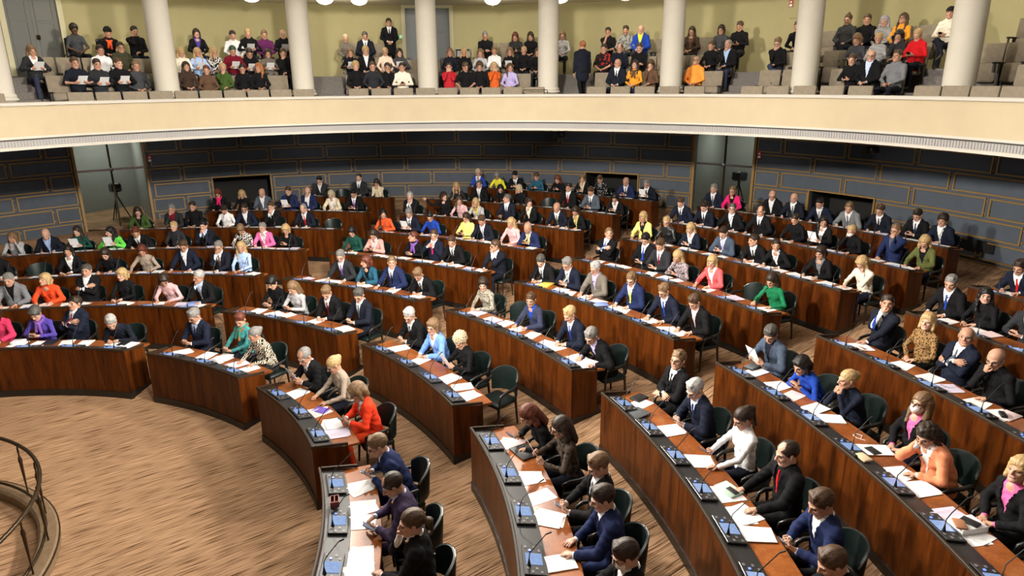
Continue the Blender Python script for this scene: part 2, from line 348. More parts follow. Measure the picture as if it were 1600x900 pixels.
def person_prims(sx, pose, lean, side, twist, hp, hy, hr, legs='sit', neck='crew', fat=1.0, slouch=0., seed=0, sleeve=1., dz=.80):
    rng = random.Random(seed); stand = legs in ('stand', 'walk')
    sk = skeleton(sx, lean, side, twist, hp, hy, hr, stand, slouch); f, k, T = sk['f'], sk['k'], sk['T']; P0, P1, P2, P3 = sk['P']; SR, SL = sk['S']; H, M = sk['H'], sk['HM']
    pr = []; jk = []; TOP, TR, SH = 1, 2, 3
    A = (.146 if f else .163) * fat; cw = (.150 if f else .172) * fat
    # trunk (flattened front to back)
    T1 = T; fl = V(1, .70 * (1.12 if fat > 1 else 1), 1)
    trunk = [cap(P0 + V(0, 0, .0), P1, A * .98, A * (.93 if f else .98), TOP, .05, T1, fl), cap(P1, P2 + sk['up'] * .02, A * (.93 if f else .98), cw * .98, TOP, .05, T1, V(1, .66, 1)),
             cap(P2 + sk['up'] * .02, P3 - sk['up'] * .055, cw * .98, cw * .80, TOP, .05, T1, V(1, .62, 1)),
             cap(SL + sk['up'] * .0, SR, .050 if f else .058, None, TOP, .05), ell(P3 + T @ V(0, -.022, -.045), V(.115, .062, .052), TOP, .04, T)]
    if f: trunk += [ell(P2 + T @ V(s * .064, .068, -.015), V(.060, .046, .058), TOP, .03, T) for s in (-1, 1)]
    if fat > 1.08: trunk.append(ell(P1 + T @ V(0, .07, -.03), V(.14, .11, .13), TOP, .06, T))
    pr += trunk
    pr.append(ell(P0 + V(0, -.02, -.01), V(.165, .130, .100), TR, .04))
    # neck and head
    nr = .048 if f else .058
    pr.append(cap(P3 + T @ V(0, -.012, -.03), H + M @ V(0, -.025, -.045), nr * 1.08, nr, 0, .022))
    if neck == 'collar':
        c = P3 + T @ V(0, -.006, .012); R_ = nr + .012; n = 9
        pts = [c + T @ V(R_ * math.sin(a), R_ * math.cos(a), .018 - .026 * math.cos(a)) for a in [math.radians(26 + (360 - 52) * i / n) for i in range(n + 1)]]
        pr += [cap(a, b, .0115, .0115, 7, .01) for a, b in zip(pts, pts[1:])]
    elif neck == 'turtle': pr.append(cap(P3 + T @ V(0, -.01, -.02), P3 + T @ V(0, .0, .055), nr * 1.25, nr * 1.12, TOP, .02))
    elif neck == 'crew':
        c = P3 + T @ V(0, -.004, -.008); R_ = nr + .012; n = 9
        pts = [c + T @ V(R_ * math.sin(2 * PI * i / n), R_ * math.cos(2 * PI * i / n), -.008 * math.cos(2 * PI * i / n)) for i in range(n + 1)]
        pr += [cap(a, b, .010, .010, TOP, .02) for a, b in zip(pts, pts[1:])]
    elif neck == 'scoop':
        pr.append(dict(ell(P3 + T @ V(0, .052, -.022), V(.050, .036, .048), 0, .02, T)))
    pr += head_prims(H, M, k * 1.16, f)
    # arms
    l1, l2 = .285 * k, .255 * k; arms = arm_targets(pose, sk, rng, dz); info = []
    for s, S, a in ((1, SR, arms[0]), (-1, SL, arms[1])):
        E, W = ik(S, a['W'], l1, l2, a['h']); ra = (.043 if f else .052) * (1 + (fat - 1) * .5)
        fw_ = nrm(W - E); CU = W - fw_ * .02; mid = E + (W - E) * (.0 if sleeve < .6 else 1)
        pr.append(cap(S, E, ra * 1.10, ra * .86, TOP, .035))
        if sleeve < .6:
            pr.append(cap(S + (E - S) * .9, E, ra * .80, ra * .72, 0, .02)); pr.append(cap(E, W, ra * .70, .025, 0, .02))
        else: pr.append(cap(E, W - fw_ * .01, ra * .86, .031, TOP, .02)); pr.append(cap(W - fw_ * .04, W, .027, .024, 0, .005))
        hand(pr, W, a['f'], a['n'], s, a['c'], 1., .94 if f else 1.03)
        jk += [cap(S, E, ra * 1.10 + .012, ra * .9 + .013, 1, .03), cap(E, W - fw_ * .035, ra * .9 + .012, .043, 1, .02)]
        info.append((W, a, E))
    # legs
    rt = (.082 if f else .085) * (1 + (fat - 1) * .6)
    for s in (1, -1):
        hip = P0 + V(s * .09, 0, -.01)
        if legs == 'stand': kn = hip + V(s * .01, .01, -.42 * k); an = kn + V(0, -.02, -.40 * k)
        elif legs == 'walk': kn = hip + V(0, .16 if s > 0 else -.04, -.39 * k); an = kn + V(0, .0 if s > 0 else -.2, -.42 * k if s > 0 else -.36 * k)
        elif legs == 'cross' and s > 0: kn = V(.02, .42, .66); an = V(-.20, .55, .36)
        else:
            o = {'sit': .13, 'cross': .12, 'wide': .19}[legs] + rng.uniform(-.02, .02); kn = V(s * o, .43, .54); an = V(s * (o - .01), .41 + rng.uniform(-.05, .06), .095)
        pr.append(cap(hip, kn, rt, rt * .72, TR, .04)); pr.append(cap(kn, an, rt * .70, .046, TR, .02))
        fd = V(s * .12, 1, -.05 if not (legs == 'cross' and s > 0) else -.6); fd = nrm(fd)
        pr.append(cap(an + V(0, -.015, -.045), an + fd * .16 + V(0, 0, -.055), .034, .030, SH, .015, None, None)); pr.append(cap(an, an + V(0, 0, -.045), .036, .036, SH, .015))
    # jacket shell
    g = .012
    J = [cap(P0 + V(0, 0, -.05), P1, A * 1.02 + g, A * (.95 if f else 1.0) + g, 1, .05, T1, fl), cap(P1, P2 + sk['up'] * .02, A * (.95 if f else 1.0) + g, cw + g, 1, .05, T1, V(1, .69, 1)),
         cap(P2 + sk['up'] * .02, P3 - sk['up'] * .055, cw + g, cw * .82 + g, 1, .05, T1, V(1, .65, 1)), cap(SL, SR, (.051 if f else .060) + g, None, 1, .05),
         ell(P3 + T @ V(0, -.024, -.045), V(.115 + g, .062 + g, .052 + g), 1, .04, T)]
    if f: J += [ell(P2 + T @ V(s * .064, .068, -.015), V(.060 + g, .046 + g, .058 + g), 1, .03, T) for s in (-1, 1)]
    if fat > 1.08: J.append(ell(P1 + T @ V(0, .07, -.03), V(.14 + g, .11 + g, .13 + g), 1, .06, T))
    J += [cap(P0 + V(s * .07, -.03, -.02), P0 + V(s * .085, .10, -.01), .098, .088, 1, .04) for s in (1, -1)] if not stand else [cap(P0, P0 + V(0, 0, -.14), A + .02, A + .03, 1, .05, T1, fl)]
    return pr, J + jk, sk, info
def folds(F, ax, mask, amp):
    X = ax[0][:, None, None]; Y = ax[1][None, :, None]; Z = ax[2][None, None, :]
    n = np.sin(41 * X + 27 * Z + 1.7 * np.sin(19 * Y)) * np.sin(33 * Y - 24 * Z + .6) + .7 * np.sin(78 * Z + 30 * X * np.sign(X) - 36 * Y + 2 * np.sin(23 * X))
    return np.where(mask, F + amp * n, F)
def build_body(pr, sk, tier, name='body', legs='sit'):
    co, fi = {'n': (.0125, .0062), 'm': (.016, .0085), 'f': (.022, .0115)}[tier]
    lo = np.min([pr_box(p)[0] for p in pr], 0) - .02; hi = np.max([pr_box(p)[1] for p in pr], 0) + .02
    H = sk['H']; hz = .13
    hb = []                      # bands of the hands
    hp_ = [p for p in pr if p['t'] == 'c' and p['lab'] == 0 and p['ra'] < .0126]
    hx0 = min(p['a'][0] for p in hp_) - .02; hx1 = max(p['a'][0] for p in hp_) + .02; hy0 = min(min(p['a'][1], p['b'][1]) for p in hp_) - .02; hy1 = max(max(p['a'][1], p['b'][1]) for p in hp_) + .02
    hz0 = min(min(p['a'][2], p['b'][2]) for p in hp_) - .015; hz1 = max(max(p['a'][2], p['b'][2]) for p in hp_) + .015
    ax = (axis(lo[0], hi[0], co, fi, [(min(H[0] - .10, hx0), max(H[0] + .10, hx1))]), axis(lo[1], hi[1], co, fi, [(H[1] - .12, H[1] + .15), (hy0, hy1)]), axis(lo[2], hi[2], co, fi, [(H[2] - .13, H[2] + .13), (hz0, hz1)]))
    F, Lb = field(pr, ax); F = folds(F, ax, (Lb == 1) | (Lb == 2), .0030); P, Q, L = nets(F.astype(np.float32), ax, Lb); return P, Q, L
def jacket_mesh(J, sk, tier, open_=1.0, button=.0):
    co = {'n': .011, 'm': .014, 'f': .019}[tier]; T = sk['T']; P0, P1, P2, P3 = sk['P']
    lo = np.min([pr_box(p)[0] for p in J], 0) - .02; hi = np.max([pr_box(p)[1] for p in J], 0) + .02
    ax = tuple(axis(lo[i], hi[i], co, co, []) for i in range(3)); F, Lb = field(J, ax)
    X, Y, Z = np.meshgrid(*ax, indexing='ij'); dx, dy, dz = X - P3[0], Y - P3[1], Z - P3[2]
    x = T[0, 0] * dx + T[1, 0] * dy + T[2, 0] * dz; y = T[0, 1] * dx + T[1, 1] * dy + T[2, 1] * dz; z = T[0, 2] * dx + T[1, 2] * dy + T[2, 2] * dz
    # V opening: nothing at the button, widest at the neck
    zb = -.30 + button; w = np.clip((z - zb) / (.0 - zb), 0, 1.15) * .072 * open_ + (.0 if open_ < 1.4 else .02)
    wedge = np.maximum(np.abs(x) - w, -y + .0); wedge = np.where(z < zb, np.maximum(wedge, (zb - z)), wedge) if open_ < 1.4 else wedge
    F = folds(F, ax, np.ones(F.shape, bool), .0034)
    F = np.maximum(F, -wedge)
    # neck hole
    F = np.maximum(F, -(np.sqrt(x ** 2 + (y - .01) ** 2) - .066)) if True else F
    P, Q, L = nets(F.astype(np.float32), ax, Lb); return P, Q
HAIRC = {}
def hair_mesh(style, tier):
    key = (style, tier)
    if key in HAIRC: return HAIRC[key]
    s = {'n': .0065, 'm': .009, 'f': .013}[tier]; p = []
    def sk_(g=.010, top=.0): return ell((0, -.018, .036 + top), (.0765 + g, .097 + g, .083 + g + top))
    lo, hi = V(-.16, -.24, -.30), V(.16, .15, .20); ax = tuple(axis(lo[i], hi[i], s, s, []) for i in range(3))
    X, Y, Z = np.meshgrid(*ax, indexing='ij')
    def cut(front=.062, slope=1.15, ear=-.012, back=.85, nape=-.085):
        zl = np.where(Y > .02, ear + (front - ear) / .07 * (Y - .02), ear + back * (Y - .02)); zl = np.maximum(zl, nape); return zl - Z
    def wav(a, f): return a * np.sin(f * X + 1.3) * np.sin(f * Y + .4) * np.sin(f * Z)
    base = lambda g, top=0.: pr_eval(sk_(g, top), X, Y, Z)
    def blob(prs, F):
        for q in prs:
            d = pr_eval(q, X, Y, Z); h = np.clip(.03 - np.abs(F - d), 0, None) / .03; F = np.minimum(F, d) - h * h * .03 * .25
        return F
    if style == 'short': F = np.maximum(base(.009, .004), cut()); F = np.maximum(base(.007, .003), cut(.072)); F = blob([cap((-.035, .045, .106), (.045, .030, .110), .014, .012)], F)
    elif style == 'crop': F = np.maximum(base(.005), cut(.070))
    elif style == 'quiff': F = np.maximum(base(.008, .006), cut(.07)); F = blob([cap((-.03, .07, .098), (.03, .06, .106), .024, .024), cap((-.02, .0, .12), (.02, .0, .12), .022)], F)
    elif style == 'bald': F = np.maximum(np.maximum(base(.006), cut(.02)), Z + .5 * Y - .035)
    elif style == 'thin': F = np.maximum(base(.006), cut(.085, ear=-.01)); F = np.maximum(F, -(np.sqrt((X / .05) ** 2 + ((Y - .055) / .055) ** 2 + ((Z - .11) / .06) ** 2) - 1) * .05)
    elif style == 'curly': F = np.maximum(base(.020, .010) + wav(.012, 110), cut(.055, nape=-.09))
    elif style in ('long', 'wavy', 'dark_long', 'braid'):
        F = np.maximum(base(.013, .004), cut(.066, ear=-.05))
        F = blob([cap((.072 * q, -.02, .03), (.090 * q, -.005, -.12), .028, .030) for q in (1, -1)] + [cap((.088 * q, .0, -.10), (.085 * q, .045, -.235), .030, .018) for q in (1, -1)] +
                 [cap((0, -.085, .0), (0, -.095, -.20), .055, .045), cap((.045, -.08, .0), (.05, -.08, -.2), .045, .035), cap((-.045, -.08, .0), (-.05, -.08, -.2), .045, .035)], F)
        if style == 'wavy': F = F + wav(.010, 75)
    elif style == 'bob':
        F = np.maximum(base(.016, .006), cut(.060, ear=-.06, nape=-.10))
        F = blob([cap((.074 * q, -.01, .03), (.084 * q, .008, -.085), .026, .024) for q in (1, -1)] + [cap((-.05, -.085, -.02), (.05, -.085, -.02), .045), cap((-.05, -.08, -.08), (.05, -.08, -.08), .034), cap((-.04, .068, .085), (.05, .06, .088), .016)], F)
    elif style == 'pixie': F = np.maximum(base(.015, .008) + wav(.004, 120), cut(.052, ear=-.03, nape=-.07)); F = blob([cap((-.045, .072, .075), (.05, .066, .085), .016)], F)
    elif style in ('tail', 'bun', 'mantail'):
        F = np.maximum(base(.007, .002), cut(.068))
        if style == 'tail': F = blob([cap((0, -.10, .085), (0, -.135, .05), .026, .028), cap((0, -.135, .05), (0, -.09, -.15), .030, .016)], F)
        elif style == 'mantail': F = blob([cap((0, -.11, -.01), (0, -.14, -.03), .022, .028), cap((0, -.14, -.03), (0, -.145, -.12), .030, .014)], F)
        else: F = blob([ell((0, -.115, .055), (.036, .032, .034))], F)
    elif style == 'topbun': F = np.maximum(base(.006, .002), cut(.068)); F = blob([ell((0, -.05, .14), (.026, .026, .026))], F)
    elif style == 'cap':
        F = np.maximum(base(.012, .004), .045 - Z); F = blob([cap((-.03, .08, .055), (.03, .08, .055), .012, .012), cap((-.03, .12, .045), (.03, .12, .045), .008, .008)], F)
    elif style == 'beanie': F = np.maximum(base(.016, .012), .035 - Z)
    elif style == 'beard': F = np.minimum(pr_eval(ell((0, .030, -.036), (.062, .071, .078)), X, Y, Z), 9); F = np.maximum(np.maximum(F, Z + .052 - .4 * np.clip(np.abs(X) - .035, 0, 1)), -.0 - Y); F = np.maximum(F, -(np.sqrt((X / .024) ** 2 + ((Z + .055) / .009) ** 2) - 1) * .01) 
    elif style == 'mask': F = np.maximum(pr_eval(ell((0, .040, -.045), (.062, .078, .058)), X, Y, Z), .005 - Y)
    if style not in ('cap', 'beanie', 'beard', 'mask', 'curly'):
        an = np.arctan2(X, Z - .02 + 0 * Y); F = F + .0022 * np.sin(an * 26 + Y * 30) * np.sin(an * 11 + 3 * Y + 40 * Z) * (1 if tier != 'f' else .6)
    P, Q, _ = nets(F.astype(np.float32), ax)
    me = mkmesh('hair_' + style, P, Q, [None], smooth=True); HAIRC[key] = me; return me
GLC = []
def glasses_mesh():
    if GLC: return GLC[0]
    b = MB()
    for s in (-1, 1):
        b.tube([(s * .032 + .021 * math.cos(a), .104 - .006 * abs(math.cos(a)), .004 + .016 * math.sin(a)) for a in [2 * PI * i / 12 for i in range(13)]], .0022, 5)
        b.tube([(s * .053, .100, .008), (s * .080, .05, .008), (s * .084, -.005, .004)], .002, 5)
    b.tube([(-.011, .107, .006), (0, .110, .008), (.011, .107, .006)], .002, 5)
    me = b.mesh('glasses', [None], True); GLC.append(me); return me
def front(prs, T, P3, x, z, off=.004):
    """point on the clothed front at frame coords x, z"""
    y = .30
    for _ in range(40):
        d = sdf_at(prs, P3 + T @ V(x, y, z))[0]
        if d < off: break
        y -= max(d - off * .5, .002)
    return P3 + T @ V(x, y, z), T[:, 1]
def tie_mesh(prs, sk):
    T = sk['T']; P3 = sk['P'][3]; rows = []
    for z, w in ((-.022, .013), (-.042, .016), (-.055, .012), (-.10, .020), (-.16, .026), (-.22, .032), (-.29, .037), (-.33, .004)):
        c, n = front(prs, T, P3, 0, z, .005); rows.append((c, w))
    vs = []; t = T[:, 1] * .006
    for c, w in rows: vs += [c - T[:, 0] * w - t, c - T[:, 0] * w * .6 + t, c + T[:, 0] * w * .6 + t, c + T[:, 0] * w - t]
    fs = []
    for i in range(len(rows) - 1):
        for k_ in range(4): a, b_ = i * 4 + k_, i * 4 + (k_ + 1) % 4; fs.append((a, b_, b_ + 4, a + 4))
    fs += [(3, 2, 1, 0), tuple(len(vs) - 4 + i for i in range(4))]
    m = MB(); m.add(vs, fs); return m.mesh('tie', [None], 50)
def lapel_prims(J, sk):
    """raised lapels along the V of a suit jacket"""
    T = sk['T']; P3 = sk['P'][3]; out = []
    for s in (1, -1):
        pts = [front(J, T, P3, s * x, z, .0)[0] for x, z in ((.070, .005), (.068, -.05), (.056, -.11), (.036, -.19), (.012, -.27))]
        wid = (.016, .022, .024, .018, .008)
        out += [cap(a, b, wa * .62, wb * .62, 1, .008) for a, b, wa, wb in zip(pts, pts[1:], wid, wid[1:])]
    return out
def scarf_mesh(sk, tier):
    T = sk['T']; P3 = sk['P'][3]; s = {'n': .009, 'm': .011, 'f': .014}[tier]; n = 10; p = []
    pts = [P3 + T @ V(.078 * math.sin(2 * PI * i / n), .078 * math.cos(2 * PI * i / n) + .006, .012 - .03 * math.cos(2 * PI * i / n)) for i in range(n + 1)]
    p += [cap(a, b, .027, .027) for a, b in zip(pts, pts[1:])]
    p += [cap(P3 + T @ V(.02, .10, -.03), P3 + T @ V(.045, .15, -.17), .030, .026), cap(P3 + T @ V(-.02, .10, -.03), P3 + T @ V(-.04, .15, -.20), .030, .026)]
    lo = np.min([pr_box(q)[0] for q in p], 0) - .02; hi = np.max([pr_box(q)[1] for q in p], 0) + .02
    ax = tuple(axis(lo[i], hi[i], s, s, []) for i in range(3)); F, L = field(p, ax); P, Q, _ = nets(F, ax); return mkmesh('scarf', P, Q, [None], smooth=True)
# ------------------------------------------------------------------ colours of clothes
CO = dict(black=(.0065, .0065, .0078), navyblk=(.009, .012, .026), midnight=(.009, .011, .020), navy=(.014, .022, .075), charcoal=(.022, .023, .027), graphite=(.05, .052, .058), steel=(.075, .09, .12), midgrey=(.16, .165, .18),
 palegrey=(.42, .42, .44), white=(.78, .78, .80), ivory=(.76, .70, .58), cream=(.72, .62, .45), shell=(.80, .60, .48), beige=(.34, .275, .215), taupe=(.15, .13, .11), brown=(.11, .06, .035), darkbrown=(.045, .026, .018), raspberry=(.60, .04, .12),
 indigo=(.075, .05, .30), violet=(.20, .09, .38), lilac=(.42, .36, .62), plum=(.12, .02, .10), aubergine=(.040, .026, .06), maroon=(.16, .008, .02), crimson=(.45, .02, .03), red=(.55, .01, .015), vermilion=(.80, .075, .02), redorange=(.85, .055, .018),
 orange=(.85, .11, .03), tangerine=(.90, .30, .05), rust=(.60, .11, .02), amber=(.70, .30, .03), peach=(.80, .29, .15), coral=(.75, .11, .12), salmon=(.68, .33, .30), palepink=(.68, .42, .44), pink=(.72, .13, .34), magenta=(.75, .02, .16),
 yellow=(.78, .72, .05), lemon=(.80, .74, .22), olive=(.10, .11, .035), darkolive=(.045, .045, .025), forest=(.05, .09, .02), bottle=(.01, .06, .045), emerald=(.01, .16, .065), brightgreen=(.13, .62, .08), green=(.04, .09, .05), teal=(.05, .24, .25), petrol=(.02, .09, .15),
 skyblue=(.38, .52, .82), paleblue=(.50, .60, .80), cornflower=(.16, .32, .78), royal=(.015, .055, .36), bluegrey=(.055, .075, .115), dusk=(.03, .035, .07), silver=(.35, .35, .38), leather=(.014, .014, .016))
WORD = dict(navyblk='dark navy', midnight='midnight-blue', bottle='bottle-green', brightgreen='bright green', midgrey='grey', palegrey='pale grey', palepink='pale pink', palegreen='pale green', skyblue='light blue', paleblue='pale blue', bluegrey='blue-grey',
 darkbrown='dark brown', darkolive='dark olive', redorange='orange-red', vermilion='orange-red', steel='grey-blue', dusk='dark blue', shell='cream-pink', lemon='lemon-yellow', royal='royal-blue', zebra='zebra-print', leopard='black-and-white leopard-print', jaguar='brown leopard-print',
 pied='black-and-white patterned', polka='polka-dot', floral='grey floral', brownfloral='brown shawl and floral', yellowprint='yellow-print', tweed='grey tweed', stripe='black-and-white striped', striped='striped', camo='grey-patterned', blackprint='black patterned', blackred='black red-print', rainbow='multicoloured', leather='black leather', emerald='emerald-green', forest='olive-green')
def pattern(name):
    def f(nt, b):
        setp(b, (.5, .5, .5), .8, spec=.15); mp = coords(nt)
        if name in ('zebra', 'pied'):
            w = N(nt, 'TexWave'); w.bands_direction = 'DIAGONAL'; w.inputs['Scale'].default_value = 11 if name == 'zebra' else 6; w.inputs['Distortion'].default_value = 9; w.inputs['Detail'].default_value = 1.5; w.inputs['Detail Scale'].default_value = 1.6
            link(nt, mp, 'Vector', w, 'Vector'); r = ramp(nt, [(.42, (.012, .011, .011)), (.52, (.62, .54, .42) if name == 'zebra' else (.6, .56, .52))]); link(nt, w, 'Fac', r, 'Fac')
        elif name in ('leopard', 'jaguar', 'floral', 'brownfloral', 'yellowprint', 'camo', 'blackprint', 'rainbow', 'blackred'):
            v = N(nt, 'TexVoronoi'); v.inputs['Scale'].default_value = dict(leopard=42, jaguar=34, floral=26, brownfloral=20, yellowprint=34, camo=20, blackprint=26, rainbow=14, blackred=12)[name]; link(nt, mp, 'Vector', v, 'Vector')
            a, c = dict(leopard=((.015, .015, .014), (.34, .31, .25)), jaguar=((.03, .016, .008), (.26, .15, .06)), floral=((.03, .03, .035), (.32, .26, .28)), brownfloral=((.016, .011, .008), (.075, .055, .042)), yellowprint=((.05, .04, .02), (.62, .55, .18)), camo=((.05, .05, .05), (.32, .31, .29)), blackprint=((.02, .02, .02), (.14, .14, .14)), rainbow=((.30, .09, .02), (.03, .16, .12)), blackred=((.35, .02, .02), (.012, .012, .012)))[name]
            r = ramp(nt, [(.32, a), (.46, c)] if name != 'blackprint' else [(.2, c), (.3, a)]); link(nt, v, 'Distance', r, 'Fac')
        elif name == 'polka':
            v = N(nt, 'TexVoronoi'); v.inputs['Scale'].default_value = 20; v.inputs['Randomness'].default_value = .1; link(nt, mp, 'Vector', v, 'Vector'); r = ramp(nt, [(.26, (.75, .75, .75)), (.32, (.012, .012, .014))]); link(nt, v, 'Distance', r, 'Fac')
        elif name in ('stripe', 'striped'):
            w = N(nt, 'TexWave'); w.bands_direction = 'Z'; w.inputs['Scale'].default_value = 9 if name == 'stripe' else 22; w.inputs['Distortion'].default_value = .6; link(nt, mp, 'Vector', w, 'Vector'); r = ramp(nt, [(.45, (.015, .015, .017)), (.55, (.6, .6, .6))]); link(nt, w, 'Fac', r, 'Fac')
        else:
            n = N(nt, 'TexNoise'); n.inputs['Scale'].default_value = 130; link(nt, mp, 'Vector', n, 'Vector'); r = ramp(nt, [(.35, (.10, .105, .11)), (.65, (.24, .25, .26))]); link(nt, n, 'Fac', r, 'Fac')
        link(nt, r, 'Color', b, 'Base Color')
    return node_mat('print_' + name, f)
def fabric(name):
    if name in CO:
        if name == 'leather': return plain('leather_cloth', CO[name], .35)
        return cloth('cloth_' + name, CO[name])
    return pattern(name)
HC = dict(blk=(.010, .008, .007), dbr=(.028, .016, .010), br=(.070, .038, .020), lbr=(.17, .10, .05), blo=(.42, .28, .13), plat=(.46, .37, .24), dgry=(.07, .065, .06), gry=(.19, .18, .17), wht=(.36, .35, .34), aub=(.11, .028, .014), red=(.32, .12, .04), green=(.02, .07, .04), lilacgry=(.36, .32, .38))
def hair_mat(c):
    def f(nt, b):
        col = HC[c]; setp(b, col, .48, spec=.35); mp = coords(nt, (1, 1, 1)); w = N(nt, 'TexNoise'); w.inputs['Scale'].default_value = 45; w.inputs['Detail'].default_value = 4
        m2 = coords(nt, (2.2, 1, .25)); link(nt, m2, 'Vector', w, 'Vector'); r = ramp(nt, [(.32, tuple(v * .62 for v in col)), (.68, tuple(min(1, v * 1.30) for v in col))]); link(nt, w, 'Fac', r, 'Fac'); link(nt, r, 'Color', b, 'Base Color')
        bump(nt, b, w, 'Fac', .5, .010)
    return node_mat('hair_' + c, f)
def skin_mat(i):
    col = [(.50, .275, .185), (.55, .32, .23), (.44, .235, .155), (.10, .045, .025)][i]
    def f(nt, b):
        setp(b, col, .48, spec=.35); b.inputs['Subsurface Weight'].default_value = .0
        n = N(nt, 'TexNoise'); n.inputs['Scale'].default_value = 14; mp = coords(nt); link(nt, mp, 'Vector', n, 'Vector'); r = ramp(nt, [(.3, tuple(c * .90 for c in col)), (.7, tuple(min(1, c * 1.08) for c in col))]); link(nt, n, 'Fac', r, 'Fac'); link(nt, r, 'Color', b, 'Base Color')
    return node_mat('skin_%d' % i, f)
# ------------------------------------------------------------------ room materials
def wood(name, dark, mid, light, rough=.22, scale=1., grain='Z', coat=.5, bands=2.2):
    """veneer: streaks run along the vertical (fronts) or along the arc (worktops, as short pieces)"""
    def f(nt, b):
        setp(b, mid, rough, spec=.16, coat=coat, coatr=.15)
        s = dict(Z=(3.2, 3.2, .35), X=(.5, .5, 3))[grain]
        mp = coords(nt, tuple(v * scale for v in s)); n = N(nt, 'TexNoise'); n.inputs['Scale'].default_value = bands; n.inputs['Detail'].default_value = 6; n.inputs['Roughness'].default_value = .62; n.inputs['Distortion'].default_value = .9; link(nt, mp, 'Vector', n, 'Vector')
        r = ramp(nt, [(.30, dark), (.50, mid), (.70, light)]); link(nt, n, 'Fac', r, 'Fac')
        mp2 = coords(nt, tuple(v * scale * 9 for v in s)); n2 = N(nt, 'TexNoise'); n2.inputs['Scale'].default_value = bands * 2; n2.inputs['Detail'].default_value = 3; link(nt, mp2, 'Vector', n2, 'Vector')
        mx = N(nt, 'MixRGB', blend_type='MULTIPLY'); mx.inputs['Fac'].default_value = .55; r2 = ramp(nt, [(.35, (.68, .64, .6)), (.6, (1, 1, 1))]); link(nt, n2, 'Fac', r2, 'Fac'); link(nt, r, 'Color', mx, 'Color1'); link(nt, r2, 'Color', mx, 'Color2'); link(nt, mx, 'Color', b, 'Base Color')
    return node_mat(name, f)
W_FRONT = wood('rosewood_front', (.018, .0042, .0008), (.074, .0180, .0024), (.120, .032, .0045), .36, 1., 'Z', .0)
W_TOP = wood('worktop_wood', (.13, .034, .009), (.27, .080, .020), (.38, .125, .034), .36, 1., 'X', .12, 3.)
BLACKTRIM = plain('black_lacquer', (.010, .009, .008), .35)
RIM = plain('dark_bronze_rim', (.030, .017, .008), .6, 0., .3)
CONSOLE = plain('console_anthracite', (.020, .020, .022), .45)
CONSOLE2 = plain('console_panel', (.020, .020, .023), .35)
MIC = plain('microphone_black', (.008, .008, .008), .45)
def _scr(nt, b):
    setp(b, (.02, .03, .05), .15); mp = coords(nt); w = N(nt, 'TexNoise'); w.inputs['Scale'].default_value = 30; link(nt, mp, 'Vector', w, 'Vector'); r = ramp(nt, [(.3, (.30, .46, .88)), (.7, (.42, .60, .98))]); link(nt, w, 'Fac', r, 'Fac'); link(nt, r, 'Color', b, 'Emission Color'); b.inputs['Emission Strength'].default_value = .75
SCREEN = node_mat('console_screen', _scr)
LED = plain('blue_button_light', (.02, .05, .4), .3, emit=(.10, .22, 1.), es=2.5)
BTN = plain('console_buttons', (.16, .16, .17), .4)
LEATHER = plain('dark_green_leather', (.0065, .0130, .0120), .38, spec=.4)
CHROME = plain('chair_edge', (.05, .055, .055), .22, .4)
DARKWOOD = plain('chair_dark_wood', (.020, .012, .008), .35)
def _paper(nt, b):
    setp(b, (.86, .86, .87), .85, spec=.2); mp = coords(nt); w = N(nt, 'TexWave'); w.bands_direction = 'Y'; w.inputs['Scale'].default_value = 22; w.inputs['Distortion'].default_value = .3; link(nt, mp, 'Vector', w, 'Vector')
    n = N(nt, 'TexNoise'); n.inputs['Scale'].default_value = 60; link(nt, mp, 'Vector', n, 'Vector'); m = N(nt, 'Math', operation='MULTIPLY'); link(nt, w, 'Fac', m, 0); link(nt, n, 'Fac', m, 1)
    r = ramp(nt, [(.42, (.87, .87, .88)), (.62, (.70, .70, .72))]); link(nt, m, 'Value', r, 'Fac'); link(nt, r, 'Color', b, 'Base Color')
PAPER = node_mat('paper_printed', _paper)
PAPERS = dict(white=PAPER, lilac=plain('paper_lilac', (.66, .60, .74), .8), pink=plain('paper_pink', (.80, .62, .62), .8), yellow=plain('folder_yellow', (.85, .62, .10), .7), blue=plain('folder_blue', (.25, .33, .70), .7), grey=plain('laptop_grey', (.10, .11, .12), .4), black=plain('folder_black', (.012, .012, .013), .5), mint=plain('notebook_mint', (.48, .66, .54), .7), tan=plain('notebook_tan', (.62, .50, .32), .7), cognac=plain('notebook_brown', (.36, .16, .08), .6), purple=plain('tablet_purple', (.16, .10, .50), .4), box=plain('wooden_box', (.20, .035, .015), .5), card=plain('cardboard', (.52, .34, .20), .8))
PHONE = plain('phone_black', (.010, .010, .012), .2); PHONESCR = plain('phone_screen', (.02, .02, .03), .1, emit=(.55, .62, .75), es=.35)
